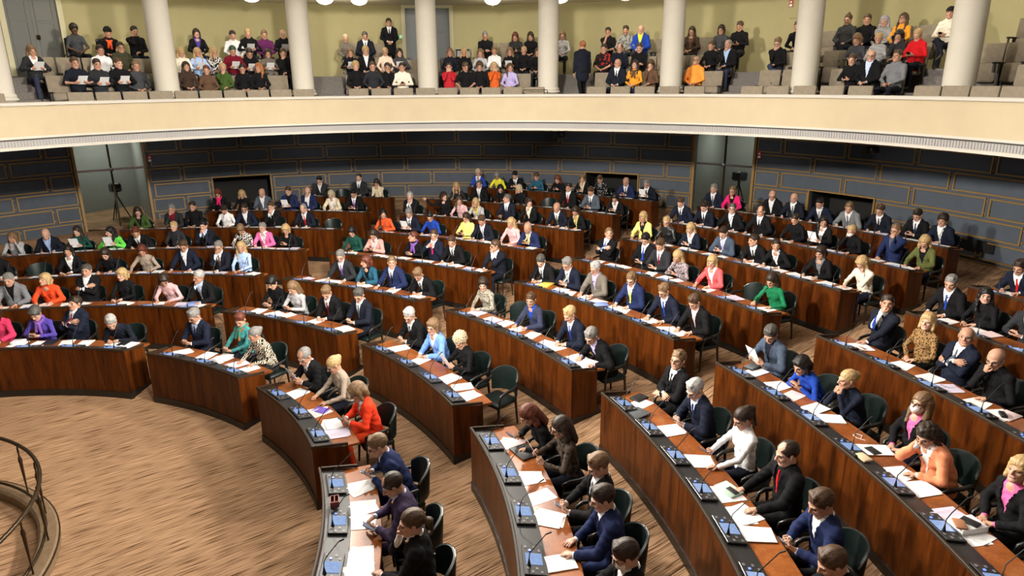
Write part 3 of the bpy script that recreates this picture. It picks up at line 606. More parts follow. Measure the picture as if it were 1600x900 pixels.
def _carpet(nt, b):
    setp(b, (.36, .22, .12), .95, spec=.1, sheen=.0)
    a = math.radians(37.5)
    mp = N(nt, 'Mapping'); mp.vector_type = 'TEXTURE'; mp.inputs['Rotation'].default_value = (0, 0, a); mp.inputs['Scale'].default_value = (1 / 1.9, 1 / 64., 1)
    g = N(nt, 'NewGeometry'); link(nt, g, 'Position', mp, 'Vector')
    n = N(nt, 'TexNoise'); n.inputs['Scale'].default_value = 1.15; n.inputs['Detail'].default_value = 2.; n.inputs['Roughness'].default_value = .5; n.inputs['Distortion'].default_value = .25; link(nt, mp, 'Vector', n, 'Vector')
    r = ramp(nt, [(.36, (.070, .032, .013)), (.435, (.27, .158, .086)), (.50, (.41, .252, .146)), (.68, (.50, .315, .192))]); link(nt, n, 'Fac', r, 'Fac')
    n3 = N(nt, 'TexNoise'); n3.inputs['Scale'].default_value = .8; n3.inputs['Detail'].default_value = 2; link(nt, g, 'Position', n3, 'Vector'); r3 = ramp(nt, [(.3, (.88, .86, .84)), (.7, (1.06, 1.04, 1.02))]); link(nt, n3, 'Fac', r3, 'Fac')
    mx = N(nt, 'MixRGB', blend_type='MULTIPLY'); mx.inputs['Fac'].default_value = 1.; link(nt, r, 'Color', mx, 'Color1'); link(nt, r3, 'Color', mx, 'Color2'); link(nt, mx, 'Color', b, 'Base Color')
    n2 = N(nt, 'TexNoise'); n2.inputs['Scale'].default_value = 160; link(nt, g, 'Position', n2, 'Vector'); bump(nt, b, n2, 'Fac', .5, .004)
CARPET = node_mat('carpet_streaked', _carpet)
def _gcarpet(nt, b):
    setp(b, (.13, .115, .10), .95, spec=.1); n = N(nt, 'TexNoise'); n.inputs['Scale'].default_value = 40; mp = coords(nt); link(nt, mp, 'Vector', n, 'Vector'); r = ramp(nt, [(.3, (.11, .10, .095)), (.7, (.19, .17, .155))]); link(nt, n, 'Fac', r, 'Fac'); link(nt, r, 'Color', b, 'Base Color')
GCARPET = node_mat('gallery_carpet', _gcarpet)
def plaster(name, col, rough=.8, amt=.03, sc_=2.):
    def f(nt, b):
        setp(b, col, rough, spec=.25); n = N(nt, 'TexNoise'); n.inputs['Scale'].default_value = sc_; n.inputs['Detail'].default_value = 4; mp = coords(nt); link(nt, mp, 'Vector', n, 'Vector'); r = ramp(nt, [(.3, tuple(c * (1 - amt) for c in col)), (.7, tuple(min(1, c * (1 + amt)) for c in col))]); link(nt, n, 'Fac', r, 'Fac'); link(nt, r, 'Color', b, 'Base Color')
    return node_mat(name, f)
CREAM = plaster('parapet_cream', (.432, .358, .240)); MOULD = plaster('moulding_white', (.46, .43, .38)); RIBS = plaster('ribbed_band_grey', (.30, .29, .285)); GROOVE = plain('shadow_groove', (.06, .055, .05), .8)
GWALL = plaster('gallery_wall_olive', (.40, .355, .19)); GCEIL = plaster('gallery_ceiling_paint', (.58, .53, .42)); COLUMN = plaster('column_stone', (.50, .465, .40), .7, .02, 5.)
BLUEW = plaster('wall_blue_fabric', (.078, .092, .116), .9, .08, 3.); GOLD = plain('gilded_wood', (.27, .165, .055), .45, .2); SOFFIT = plain('soffit_paint', (.34, .32, .30), .9)
GSEAT = cloth('gallery_upholstery', (.225, .188, .140)); GARM = plain('gallery_seat_frame', (.035, .030, .025), .4); GDOOR = plain('door_grey_paint', (.095, .097, .090), .5); GDOOR2 = plain('door_blue_grey_paint', (.21, .23, .25), .5)
BLACKV = plain('booth_black', (.006, .006, .006), .8); STEEL = plain('polished_steel', (.55, .55, .55), .2, 1.); BRASS = plain('rail_bronze', (.055, .035, .018), .3, .7)
def _glass(nt, b):
    setp(b, (.90, .94, .91), .03); b.inputs['Transmission Weight'].default_value = 1.; b.inputs['IOR'].default_value = 1.25
GLASS = node_mat('door_glass', _glass)
DATA = []
for _l in '''A1 100.24 8.06 16 f bob dbr j:raspberry,black read 0 15 - -12 474 0.15 0.03
A1 94.31 8.04 18 f pixie dgry t:indigo,turtle phone 0 32 sc:violet 54 477 0.15 0
A1 89.79 8.06 -8 m short dbr s:navyblk,white,maroon cross -10 -5 tw-15,fat 117 461 0.15 0.03
A1 81.89 8.0 30 m short wht t:midnight,collar fold 30 40 tw12 173 490 0.15 -0.06
A2 103.9 10.15 18 m short gry j:midgrey,black read 0 15 fat 13 423 0.3 0
A2 99.67 10.15 20 f bob blo j:vermilion,vermilion read -20 -8 - 70 424 0.3 0
A2 95.18 10.17 -8 m short dgry j:black,white cross -5 0 - 136 410 0.3 0.03
A2 90.21 10.17 10 f bob blo t:black,crew fold -10 5 - 190 418 0.3 0
A2 83.81 10.15 24 f bob dbr t:palepink,collar read 30 38 - 256 427 0.3 0
A2 78.96 10.13 18 m short wht s:black,paleblue,silver chinR -15 5 g 310 424 0.3 0
A3 109.2 12.25 16 m short dgry s:black,white,black read 0 10 - -10 384 0.45 0
A3 101.41 12.25 10 f long blk j:black,white fold 5 10 - 107 379 0.45 0
A3 96.95 12.25 24 f wavy dbr t:black,crew read 0 35 - 165 385 0.45 -0.03
A3 92.59 12.25 20 f bob aub t:beige,crew wide 15 25 - 223 381 0.45 0
A3 87.59 12.27 12 m short br j:navyblk,white wide 12 25 g,fat 288 374 0.45 0.03
A3 83.2 12.25 10 m short gry s:midnight,white,brown mouthR 10 15 g 342 377 0.45 0
A3 80.36 12.27 10 f wavy blo t:skyblue,turtle fold 25 5 - 377 378 0.45 0.03
A4 109.85 14.36 24 f long lbr t:palegrey,crew cheekL -20 5 - 20 357 0.6 -0.03
A4 106.49 14.36 22 m bald gry j:midnight,skyblue read 0 30 fat 73 352 0.6 -0.03
A4 103.48 14.36 12 f long dbr t:bottle,crew paper -10 8 - 122 349 0.6 -0.03
A4 99.83 14.34 22 f wavy blk j:brightgreen,white paper -40 5 - 174 351 0.6 -0.03
A4 96.88 14.34 34 m short aub s:black,white,black read 15 35 - 213 354 0.6 -0.03
A4 92.87 14.36 16 f short blo t:charcoal,crew read 0 8 fat 273 344 0.6 0.03
A4 89.39 14.36 14 m short blk s:midnight,paleblue,black pray 0 10 - 320 343 0.6 0
A4 84.75 14.34 22 f pixie lbr t:pied,collar read 10 40 - 378 350 0.6 0
A4 82.32 14.36 14 f short gry j:pink,white read 0 10 g 412 347 0.6 0
A4 79.38 14.36 16 f bob blo t:black,scoop phone 10 35 - 448 352 0.6 -0.03
A5 99.62 16.46 16 f long dbr j:forest,black read 15 25 - 217 319 0.75 0
A5 96.0 16.46 18 m short gry j:charcoal,maroon faceR 0 15 - 270 317 0.75 0
A5 93.88 16.48 8 m short dbr t:black,turtle fold -5 5 - 303 312 0.75 0.03
A5 90.26 16.46 18 f short dbr t:white,collar read 5 40 - 352 319 0.75 0
A5 87.96 16.46 16 m short dbr j:navyblk,white read 10 25 g 384 317 0.75 0
A5 84.94 16.46 12 m short br s:black,white,charcoal pray -5 15 - 426 315 0.75 0.03
A5 81.08 16.46 18 m thin gry s:midnight,white,red read 5 35 - 476 320 0.75 0
A6 93.5 18.59 12 f bob aub t:black,crew read 0 30 sc:magenta,g 343 292 0.9 0.03
A6 90.9 18.57 18 f wavy blo t:black,crew read 10 30 - 380 296 0.9 0
A6 88.7 18.57 14 m bald gry j:steel,white read 0 25 fat 412 293 0.9 0
A6 85.89 18.57 8 m short br j:navy,black paper 0 15 - 453 291 0.9 0.03
A6 83.7 18.57 12 m bald gry j:navy,white chinR 20 20 fat 483 293 0.9 0.03
A6 80.99 18.57 16 f bob plat j:cream,white read 5 35 - 520 298 0.9 0
A6 78.48 18.57 12 m short blk s:black,white,violet phone 0 30 - 555 297 0.9 0
A7 84.71 20.68 16 m short blk j:charcoal,white chinL 0 25 g 502 276 1.05 0
A7 80.55 20.7 6 m short dbr s:charcoal,white,black lap -5 -5 b 564 271 1.05 0.06
A7 78.48 20.68 18 f long dbr t:cream,crew pray 0 30 - 591 282 1.05 -0.03
B1 69.21 8.06 8 m short gry s:navyblk,paleblue,navy phone -10 28 g 303 483 0.15 0
B1 61.49 8.1 2 f short aub t:teal,crew phone 20 32 sc:rainbow 373 490 0.15 0.06
B1 56.34 8.04 20 f bun gry t:zebra,crew read -25 15 fat 397 515 0.15 0
B2 67.88 10.15 12 f pixie blk t:black,turtle phone 0 30 - 426 434 0.3 0.03
B2 64.46 10.15 14 f long lbr t:palegrey,crew phone 0 35 - 458 442 0.3 0
B2 58.7 10.15 16 m short lbr s:black,white,maroon fold 15 38 fat 510 451 0.3 0
B2 53.84 10.17 10 m short dgry s:midnight,white,steel phone 15 35 g 559 456 0.3 0.03
B3 66.21 12.25 18 m short gry s:charcoal,white,violet wide 15 25 g 532 395 0.45 0
B3 62.55 12.23 18 f bob aub j:petrol,black fold -30 10 - 572 405 0.45 -0.03
B3 58.85 12.25 14 m short lbr s:navy,white,black wide 35 0 fat 614 405 0.45 0
B3 54.19 12.23 28 m short lbr s:black,white,black fold 10 45 - 654 425 0.45 -0.03
B4 70.95 14.36 16 f bob blk t:bottle,crew read 15 35 - 551 357 0.6 0
B4 68.14 14.36 16 f long dbr j:salmon,white phone 0 30 - 585 362 0.6 -0.03
B4 62.96 14.34 16 f short aub t:black,crew phone -40 0 sc:violet 647 367 0.6 0
B4 60.72 14.36 2 m short br s:navyblk,white,magenta chest 25 10 g 679 365 0.6 0
B4 57.75 14.36 20 m short br s:black,white,black read 20 25 - 707 375 0.6 0
B4 52.4 14.36 12 m short br s:midnight,white,lilac mouthL -30 10 g 775 383 0.6 0
B5 71.47 16.46 22 f long blk t:orange,crew read 35 10 - 601 330 0.75 0
B5 68.41 16.46 16 m short gry s:navyblk,white,charcoal paper 15 30 - 641 330 0.75 0
B5 65.78 16.46 20 f topbun blk t:royal,crew read 20 35 - 674 336 0.75 0
B5 61.71 16.48 10 f long dbr t:lemon,crew phone 0 25 fat 730 338 0.75 0
B5 59.47 16.46 20 m short br s:midnight,white,silver read 5 30 - 755 343 0.75 0
B5 56.13 16.46 14 f wavy blo t:palepink,crew read 0 25 - 801 347 0.75 0.03
B5 53.85 16.44 22 m bald gry s:navy,cream,lemon phone 5 35 b 827 356 0.75 -0.03
B6 71.88 18.55 20 m short wht j:black,white pray 20 15 fat 643 304 0.9 0
B6 68.27 18.59 8 f bob dbr t:black,scoop reachR 55 0 - 696 304 0.9 0.03
B6 66.2 18.55 22 f long br t:palepink,crew read 40 10 - 720 312 0.9 0
B6 64.33 18.57 22 f bob blo j:palegrey,yellowprint cheekR 25 10 - 746 315 0.9 -0.03
B6 61.06 18.59 8 m short dgry s:midnight,white,navy phone1 -45 0 - 795 309 0.9 0.06
B6 58.55 18.59 12 f bob dbr j:black,cream read 50 5 - 829 315 0.9 0.06
B6 55.25 18.57 20 m bald gry s:midnight,white,olive read 10 25 - 872 325 0.9 0
B6 53.23 18.57 20 f wavy dbr j:black,yellowprint read 10 35 - 901 331 0.9 0
B7 69.62 20.68 22 f wavy blo t:charcoal,scoop read 30 0 - 716 289 1.05 -0.03
B7 67.18 20.68 14 m short dgry s:black,white,silver fold 10 0 b,fat 752 286 1.05 0
B7 64.76 20.68 22 f long blk t:black,crew read 30 15 - 785 294 1.05 -0.03
B7 62.76 20.68 22 f bob plat t:black,crew cheekR 10 10 - 814 295 1.05 0
B7 57.73 20.7 10 m short dbr s:black,white,crimson read 0 5 - 891 293 1.05 0.06
B7 55.31 20.68 12 m short br s:steel,white,charcoal phone 5 30 - 926 300 1.05 0.03
B7 52.76 20.68 20 f long blk j:black,white phone 15 35 - 963 312 1.05 -0.03
B8 69.8 22.78 18 f pixie plat j:royal,white read 30 0 - 750 269 1.2 0
B8 67.68 22.78 22 f bob gry t:yellow,crew read 20 38 - 780 274 1.2 -0.03
B8 65.81 22.78 20 m short blk s:black,white,black phone 0 28 - 808 274 1.2 -0.03
B8 63.65 22.78 18 f bun br t:petrol,crew phone 5 25 - 841 277 1.2 -0.03
B8 61.37 22.76 24 f wavy aub t:black,crew phone 0 30 - 874 282 1.2 -0.03
B8 58.97 22.78 16 f long lbr j:black,cream phone 20 15 - 913 281 1.2 0
B8 57.2 22.78 14 f short br t:polka,collar read 0 30 - 941 281 1.2 0.03
B8 54.65 22.78 16 m bald gry s:navy,white,black phone 0 25 b 981 287 1.2 -0.03
B8 52.65 22.78 14 m short gry s:midnight,white,black paper 0 25 g 1014 290 1.2 -0.03
C1 44.28 8.02 20 m thin gry s:black,white,black paper 20 30 g 474 550 0.15 -0.03
C1 38.72 8.1 14 f bun blo t:beige,crew write -10 30 g 520 564 0.15 0.03
C1 30.61 8.06 16 f bob lbr j:redorange,white phone -10 32 g,legsvermilion 556 608 0.15 0
C2 44.28 10.17 14 m short wht s:black,white,black phone 15 35 g 640 488 0.3 0
C2 39.89 10.13 16 f bob lbr j:cornflower,white fold 20 10 g 675 508 0.3 0
C2 34.76 10.15 14 f curly plat t:black,crew paper 15 35 - 718 530 0.3 0
C3 45.43 12.25 18 f bob dbr t:leopard,crew fold 35 15 - 754 443 0.45 0
C3 38.42 12.25 18 f short br j:dusk,royal read 30 20 - 828 469 0.45 0
C3 32.61 12.25 14 m short blo s:navyblk,white,royal fold 0 30 - 892 491 0.45 0
C3 28.31 12.21 30 m short gry j:black,lilac write 20 38 g 923 526 0.45 -0.03
C4 45.88 14.32 26 m short dgry s:black,white,charcoal fold 15 40 fat 845 409 0.6 -0.03
C4 42.82 14.34 20 m short gry s:navyblk,white,silver phone 0 32 g 887 413 0.6 0
C4 39.8 14.36 12 m short wht j:taupe,lilac read 5 25 g 931 420 0.6 0
C4 35.45 14.38 14 m short lbr s:navy,white,yellow read 25 25 g,fat 988 438 0.6 0
C4 31.58 14.36 16 m short lbr s:navyblk,white,royal write 5 32 g 1038 457 0.6 0
C4 28.3 14.38 14 m short br j:black,palepink read 5 38 - 1087 474 0.6 0
C5 45.68 16.48 -8 m short lbr s:black,white,royal cross 35 -5 - 953 366 0.75 0
C5 41.47 16.5 2 m short blk s:black,white,royal lapphone 10 30 - 1012 376 0.75 0.06
C5 39.66 16.5 6 m short br s:charcoal,white,maroon phone 0 30 - 1032 384 0.75 0.03
C5 37.35 16.44 20 f long blo t:floral,crew phone 10 35 - 1060 405 0.75 -0.03
C5 34.15 16.46 18 f bob blo j:coral,white read 20 15 - 1113 415 0.75 0
C5 28.5 16.46 20 f long dbr t:emerald,crew write 10 35 - 1206 444 0.75 0
C6 46.36 18.59 12 f bob blo j:lemon,black read 10 15 - 1007 342 0.9 0.03
C6 43.9 18.57 14 f short blo t:leather,crew read 10 20 g 1044 349 0.9 0.03
C6 41.49 18.55 18 f long blo j:navyblk,white phone 10 30 - 1080 362 0.9 -0.03
C6 38.44 18.57 16 m short dbr s:bluegrey,paleblue,lilac phone 0 35 - 1132 369 0.9 -0.03
C6 35.55 18.55 22 m short dbr s:black,white,black fold -25 10 - 1180 381 0.9 -0.03
C6 33.71 18.57 24 f bun dbr j:black,white write 45 5 - 1214 389 0.9 0
C6 30.28 18.57 14 f bob dbr j:black,midgrey read 10 20 - 1284 402 0.9 0
C6 27.15 18.59 16 f bob blo t:ivory,crew faceL 5 40 - 1348 420 0.9 0
C7 46.34 20.68 20 m short br s:navyblk,white,navy write 5 30 - 1066 320 1.05 0.03
C7 44.23 20.68 18 m short dbr s:midnight,white,charcoal fold 0 30 - 1102 328 1.05 -0.03
C7 41.8 20.68 14 m short dgry j:black,white wide 15 0 g 1147 331 1.05 0
C7 39.42 20.68 12 m thin br s:black,white,black wide 10 5 - 1191 336 1.05 0.03
C7 36.52 20.68 14 f bun dbr t:black,crew read 0 25 - 1245 349 1.05 0.03
C7 34.54 20.7 6 f long blk j:black,white paper 40 10 - 1289 354 1.05 0.03
C7 32.13 20.66 20 f bun blo t:black,crew cheekR 0 20 m 1332 370 1.05 0
C7 29.64 20.74 0 m short lbr j:navy,steel mouthL 5 10 g 1401 368 1.05 0.06
C7 27.38 20.7 12 f wavy blo j:olive,black read 20 35 - 1446 388 1.05 0.03
C8 46.56 22.78 16 m short gry s:navyblk,white,steel read 0 10 b 1118 300 1.2 0
C8 44.97 22.8 14 f short lbr j:magenta,black read 0 8 g 1148 303 1.2 0.03
C8 41.61 22.78 18 m bald gry j:black,white wide 15 15 g,fat 1209 313 1.2 0
C8 39.9 22.78 14 m bald gry s:midnight,white,steel read 5 5 b 1244 316 1.2 0
C8 37.78 22.78 22 m short blk s:navyblk,white,striped read 0 25 - 1284 325 1.2 0
C8 35.68 22.78 20 m short lbr s:tweed,white,steel read 15 25 fat 1329 333 1.2 -0.03
C8 33.58 22.78 18 m short br s:midnight,white,black read 0 25 g 1377 338 1.2 0
C8 31.21 22.8 12 m short dbr s:black,white,navy phone 0 30 - 1436 346 1.2 0
C8 29.58 22.78 16 m curly dbr j:navyblk,white fold 10 5 - 1475 356 1.2 -0.03
D1 18.48 8.04 24 m short lbr s:navy,white,midnight phone 0 25 g 586 691 0.15 -0.03
D1 10.69 8.04 14 m thin dbr s:aubergine,paleblue,amber point 5 35 - 608 753 0.15 0
D1 5.15 8.14 6 m mantail br s:black,white,amber mouthR 10 8 - 637 812 0.15 0
D2 18.27 10.09 26 f long aub t:black,crew phone1 0 38 - 822 648 0.3 -0.03
D2 14.72 10.17 12 f long dbr t:brownfloral,crew paper 0 20 g 872 668 0.3 0
D2 8.49 10.19 0 m short lbr s:black,white,silver phone 0 30 - 930 728 0.3 0.03
D2 4.99 10.19 10 m short dbr s:navy,white,navy read 0 22 - 936 780 0.3 0.03
D2 0.06 10.17 2 m short dbr j:black,white read 0 30 g,m 970 868 0.3 0
D3 19.79 12.31 2 m short lbr s:black,white,black lapfold 25 -5 g 1058 566 0.45 0.03
D3 15.71 12.23 14 m short wht s:navyblk,paleblue,navy phone 10 32 g 1084 612 0.45 0
D3 11.28 12.27 4 f tail dbr t:white,collar phone1 0 28 - 1158 658 0.45 0.03
D3 7.08 12.33 4 m thin dbr s:black,black,red wide 0 15 - 1226 715 0.45 0
D3 2.73 12.31 10 m short br j:navy,white phone 5 28 - 1278 794 0.45 0
D3 -1.05 12.25 28 m short br s:black,white,black read 0 30 - 1294 886 0.45 0
D4 20.61 14.34 14 m short dgry j:bluegrey,midnight paper 25 38 - 1203 528 0.6 0
D4 16.76 14.3 32 f bob blk t:royal,crew phone 10 25 - 1250 578 0.6 -0.03
D4 13.65 14.34 22 f bun blo t:navyblk,crew pray -10 5 - 1322 602 0.6 0
D4 9.74 14.42 2 f long lbr j:black,pink lap 10 -5 g,m 1436 640 0.6 0.03
D4 7.47 14.34 26 f wavy dbr j:peach,white cheekR 20 30 fat 1444 690 0.6 0
D4 3.61 14.42 6 f bob blo j:black,pink lap 20 -10 - 1588 748 0.6 0.03
D5 20.39 16.52 0 m short dbr s:midnight,white,royal mouthR 35 -5 - 1386 483 0.75 0.06
D5 17.43 16.5 4 f bob blo t:jaguar,crew lap 25 -5 - 1449 513 0.75 0.06
D5 15.16 16.46 -4 m bald gry s:navyblk,white,steel cross 30 -5 fat 1509 538 0.75 0
D5 12.54 16.44 18 m bald gry t:black,crew mouthR 20 15 g,fat 1554 574 0.75 0
D6 21.35 18.57 12 m short gry s:black,white,royal read 20 20 b,fat 1486 453 0.9 0
D6 19.25 18.57 16 f wavy blk t:black,crew fold 40 0 fat 1540 474 0.9 0
D6 16.82 18.59 12 m short gry s:charcoal,white,charcoal phone 10 30 - 1612 492 0.9 0
D7 21.53 20.66 22 m short dbr s:navyblk,white,red read 10 25 fat 1595 430 1.05 -0.03
g2 138.56 12.25 2 m short br t:midnight,crew lappaper 0 5 ss 123 83 5.07 0.06
g2 136.23 12.25 2 m short dbr t:charcoal,crew lappaper -5 10 - 158 87 5.07 0.03
g2 133.92 12.25 2 m short br t:black,crew lappaper 20 5 - 191 87 5.07 0.06
g2 131.85 12.25 4 m short lbr t:graphite,crew lap 5 5 - 221 93 5.07 0
g2 126.2 12.25 2 f long dbr t:darkbrown,crew lap 0 0 - 297 94 5.07 0.03
g2 123.84 12.25 4 f short aub t:brown,crew lap -20 5 - 331 101 5.07 -0.06
g2 121.78 12.25 2 f bun blo t:forest,crew lapchinR 0 10 - 352 97 5.07 0
g2 119.35 12.25 2 f short blk t:black,crew lap -10 5 - 387 100 5.07 -0.03
g2 117.3 12.25 4 f wavy red t:black,crew lap -35 5 - 408 99 5.07 0
g2 104.34 12.25 4 m curly blo t:black,crew lap 0 0 - 562 100 5.07 0
g2 102.01 12.25 4 m short br t:charcoal,crew thigh 0 5 - 589 100 5.07 0
g2 99.95 12.25 2 m short dbr t:black,crew lapchinL 5 5 - 611 101 5.07 -0.03
g2 97.9 12.25 4 m short dbr t:ivory,crew lapphone 0 10 - 634 103 5.07 -0.03
g2 91.27 12.25 4 m short dbr t:crimson,crew camera 0 0 - 707 103 5.07 -0.03
g2 88.86 12.25 4 m short br t:black,crew thigh 30 25 ss 744 104 5.07 -0.03
g2 86.81 12.25 4 m curly br t:black,crew lap 0 5 - 754 103 5.07 -0.03
g2 84.75 12.25 2 f bob blo t:rust,crew camera 20 0 - 769 103 5.07 0
g2 82.46 12.25 2 f wavy br t:lilac,crew lap 25 0 - 803 105 5.07 -0.03
g2 67.16 12.25 2 m bald gry s:midnight,white,black lap 0 0 fat 971 101 5.07 0
g2 64.75 12.25 2 f wavy dbr t:amber,crew lap 0 -5 sc:brown 998 104 5.07 0
g2 62.49 12.25 4 f bob br t:brown,crew lapchinR 0 15 - 1023 105 5.07 0
g2 56.84 12.25 4 m bald gry t:tangerine,collar lap 0 -15 g,fat 1089 100 5.07 0.03
g2 37.04 12.25 4 f bun br t:black,crew lapphone 10 15 - 1343 102 5.07 0
g2 34.98 12.25 4 m bald gry j:black,paleblue lap 20 5 g,b,fat 1363 97 5.07 0.03
g2 32.24 12.25 2 m short br t:midgrey,crew lap 0 0 - 1408 97 5.07 0
g3 141.42 13.1 4 f long lbr j:charcoal,white lappaper 5 20 - 56 66 5.53 -0.06
g3 134.6 13.1 4 m short dbr t:white,crew lap 0 10 - 163 68 5.53 -0.06
g3 132.37 13.1 2 m short dbr t:darkolive,crew lap 0 5 g,fat 195 61 5.53 0.03
g3 125.82 13.1 4 f long blo t:ivory,crew lap 10 20 - 293 73 5.53 -0.03
g3 123.9 13.1 4 f long blo t:skyblue,crew lappaper 0 0 - 316 74 5.53 -0.03
g3 121.98 13.1 4 f wavy blo t:pied,crew lapchinR 20 10 - 336 73 5.53 0
g3 119.72 13.1 4 m short green t:maroon,crew lappaper 0 25 - 370 72 5.53 0
g3 117.73 13.1 4 m short dbr t:black,crew lappaper 0 30 - 396 76 5.53 -0.06
g3 115.42 13.1 2 f long dbr t:taupe,crew lappaper 0 5 - 426 76 5.53 -0.03
g3 113.5 13.12 8 m short br t:black,crew lapchinR 0 10 fat 448 79 5.53 -0.06
g3 104.77 13.1 2 f long lbr t:black,crew lappaper 0 5 - 554 77 5.53 0
g3 102.72 13.1 2 m curly blo j:black,white lap 0 5 - 578 75 5.53 0
g3 100.11 13.1 2 f bun blo t:shell,crew thigh 0 10 - 610 76 5.53 0.03
g3 98.19 13.1 4 f long dbr t:graphite,crew lappaper 10 10 - 629 79 5.53 0
g3 91.25 13.1 2 f long lbr t:midnight,crew lap 0 5 - 711 79 5.53 0
g3 89.32 13.1 4 f wavy blo t:black,crew lap 0 5 - 730 81 5.53 0
g3 87.05 13.1 4 f long lbr t:palegrey,crew lap 0 5 - 757 82 5.53 -0.03
g3 85.09 13.1 4 f bun lbr t:white,crew lapfold 0 5 - 779 79 5.53 0.03
g3 82.93 13.1 4 f long lbr t:black,crew lappaper 0 5 - 806 81 5.53 0
g3 81.01 13.1 2 f bun blo t:black,crew lap 0 10 - 823 79 5.53 0.03
g3 79.09 13.1 2 f long br t:black,crew lap 0 5 - 846 82 5.53 -0.03
g3 70.03 13.1 2 m short dbr t:blackred,crew lap 0 5 ss,fat 950 78 5.53 0
g3 67.86 13.1 2 m thin br t:midnight,crew lap 0 10 - 975 77 5.53 0
g3 65.17 13.1 4 m short br t:black,crew lapfold 0 20 - 1006 78 5.53 0
g3 55.88 13.1 4 f bun br t:black,collar lap 0 10 - 1118 77 5.53 0.03
g3 53.82 13.1 2 m thin gry j:black,skyblue lapchinR -10 10 b 1144 75 5.53 0
g3 47.7 13.1 4 m short lbr t:black,crew lapchinR 5 25 g,lx 1222 74 5.53 0
g3 38.72 13.1 4 f bob lbr t:graphite,crew lapphone 0 25 - 1346 71 5.53 0.03
g3 36.45 13.1 4 f bun blo t:stripe,crew lap 25 5 - 1380 69 5.53 0.03
g3 34.45 13.1 2 f wavy blk t:charcoal,crew lapchinR 10 15 - 1411 66 5.53 0.06
g3 32.45 13.1 4 f tail blo t:red,crew lapphone 10 25 fat 1441 65 5.53 0.06
g4 135.84 13.95 2 f curly blk t:graphite,crew lap 0 5 dk,ss 123 34 6.06 0
g4 132.74 13.99 26 m beanie blk t:black,crew lap 0 10 sc:orange 176 47 6.06 -0.06
g4 129.81 13.95 4 m short blk t:black,crew lapcheekR 10 10 - 217 38 6.06 -0.03
g4 123.08 13.95 4 f bob dbr j:black,indigo lap 5 0 - 314 43 6.06 0
g4 118.93 13.97 0 m short dbr t:white,crew thigh 0 15 - 371 50 6.06 -0.06
g4 117.12 13.95 2 m short blo t:black,crew lappaper 0 15 fat 394 45 6.06 0
g4 115.18 13.95 2 m short lbr t:plum,crew lap 0 10 - 420 48 6.06 -0.03
g4 112.92 13.95 2 m bald gry t:black,crew lappaper 5 5 fat 449 47 6.06 0
g4 105.1 13.97 2 f bun plat t:taupe,crew lap 0 10 lx 547 57 6.06 -0.06
g4 102.62 13.95 2 m short dgry s:midnight,white,navy lap 10 15 fat 577 53 6.06 -0.03
g4 86.68 13.95 2 m short gry t:black,crew lapfold 0 15 - 765 55 6.06 -0.03
g4 82.63 13.95 4 f long aub t:blackprint,crew lapphone 5 25 - 812 57 6.06 -0.03
g4 80.57 13.95 4 f long dbr t:black,crew lap 0 20 - 836 58 6.06 -0.03
g4 76.31 13.95 2 f long lbr t:palegrey,crew lap 0 5 - 886 57 6.06 -0.03
g4 70.32 13.95 2 m short dbr t:black,crew lapchinR 5 10 ss 957 53 6.06 0
g4 67.98 13.95 4 m short dbr t:camo,collar lap 0 5 b 985 49 6.06 0.03
g4 66.0 13.95 4 m bald red j:royal,yellow lap 0 0 fat 1009 49 6.06 0.03
g4 59.61 13.95 2 f long dbr j:darkbrown,brown lap -5 5 - 1088 54 6.06 -0.03
g4 56.01 13.95 2 f bob dbr t:graphite,crew lap 0 5 g 1134 52 6.06 -0.03
g4 53.79 13.95 2 m short br t:black,collar lapphone -10 20 - 1163 48 6.06 0
g4 46.83 14.01 26 m short br t:black,crew lap 0 5 - 1253 58 6.06 -0.06
g4 41.71 13.95 2 m topbun br t:graphite,collar lap 0 5 g,b,lx 1332 40 6.06 0
g4 39.72 13.97 2 m short br t:black,crew lap 20 10 - 1367 41 6.06 -0.03
g4 37.91 13.95 2 f wavy lilacgry t:stripe,crew lap 10 10 - 1390 44 6.06 -0.06
g4 36.1 13.95 2 f wavy br t:amber,crew lap 0 -5 g 1412 40 6.06 -0.03
g4 31.57 13.95 4 m cap blk t:ivory,crew lapphone 20 0 lx 1493 32 6.06 -0.03
'''.strip().split('\n'):
    _t = _l.split(' '); DATA.append([_t[0], float(_t[1]), float(_t[2]), float(_t[3]), _t[4], _t[5], _t[6], _t[7], _t[8], int(_t[9]), int(_t[10]), '' if _t[11] == '-' else _t[11], float(_t[12]), float(_t[13]), float(_t[14]), float(_t[15])])
LAMPA = [103.1, 85.4, 76.3, 67.7, 59.0] + [107.5 + 9 * i for i in range(5)] + [50.3 - 9 * i for i in range(5)]
BALA = [12.4, 58.2, 43.2, 27.5] + [-60, -35, 95, 120]
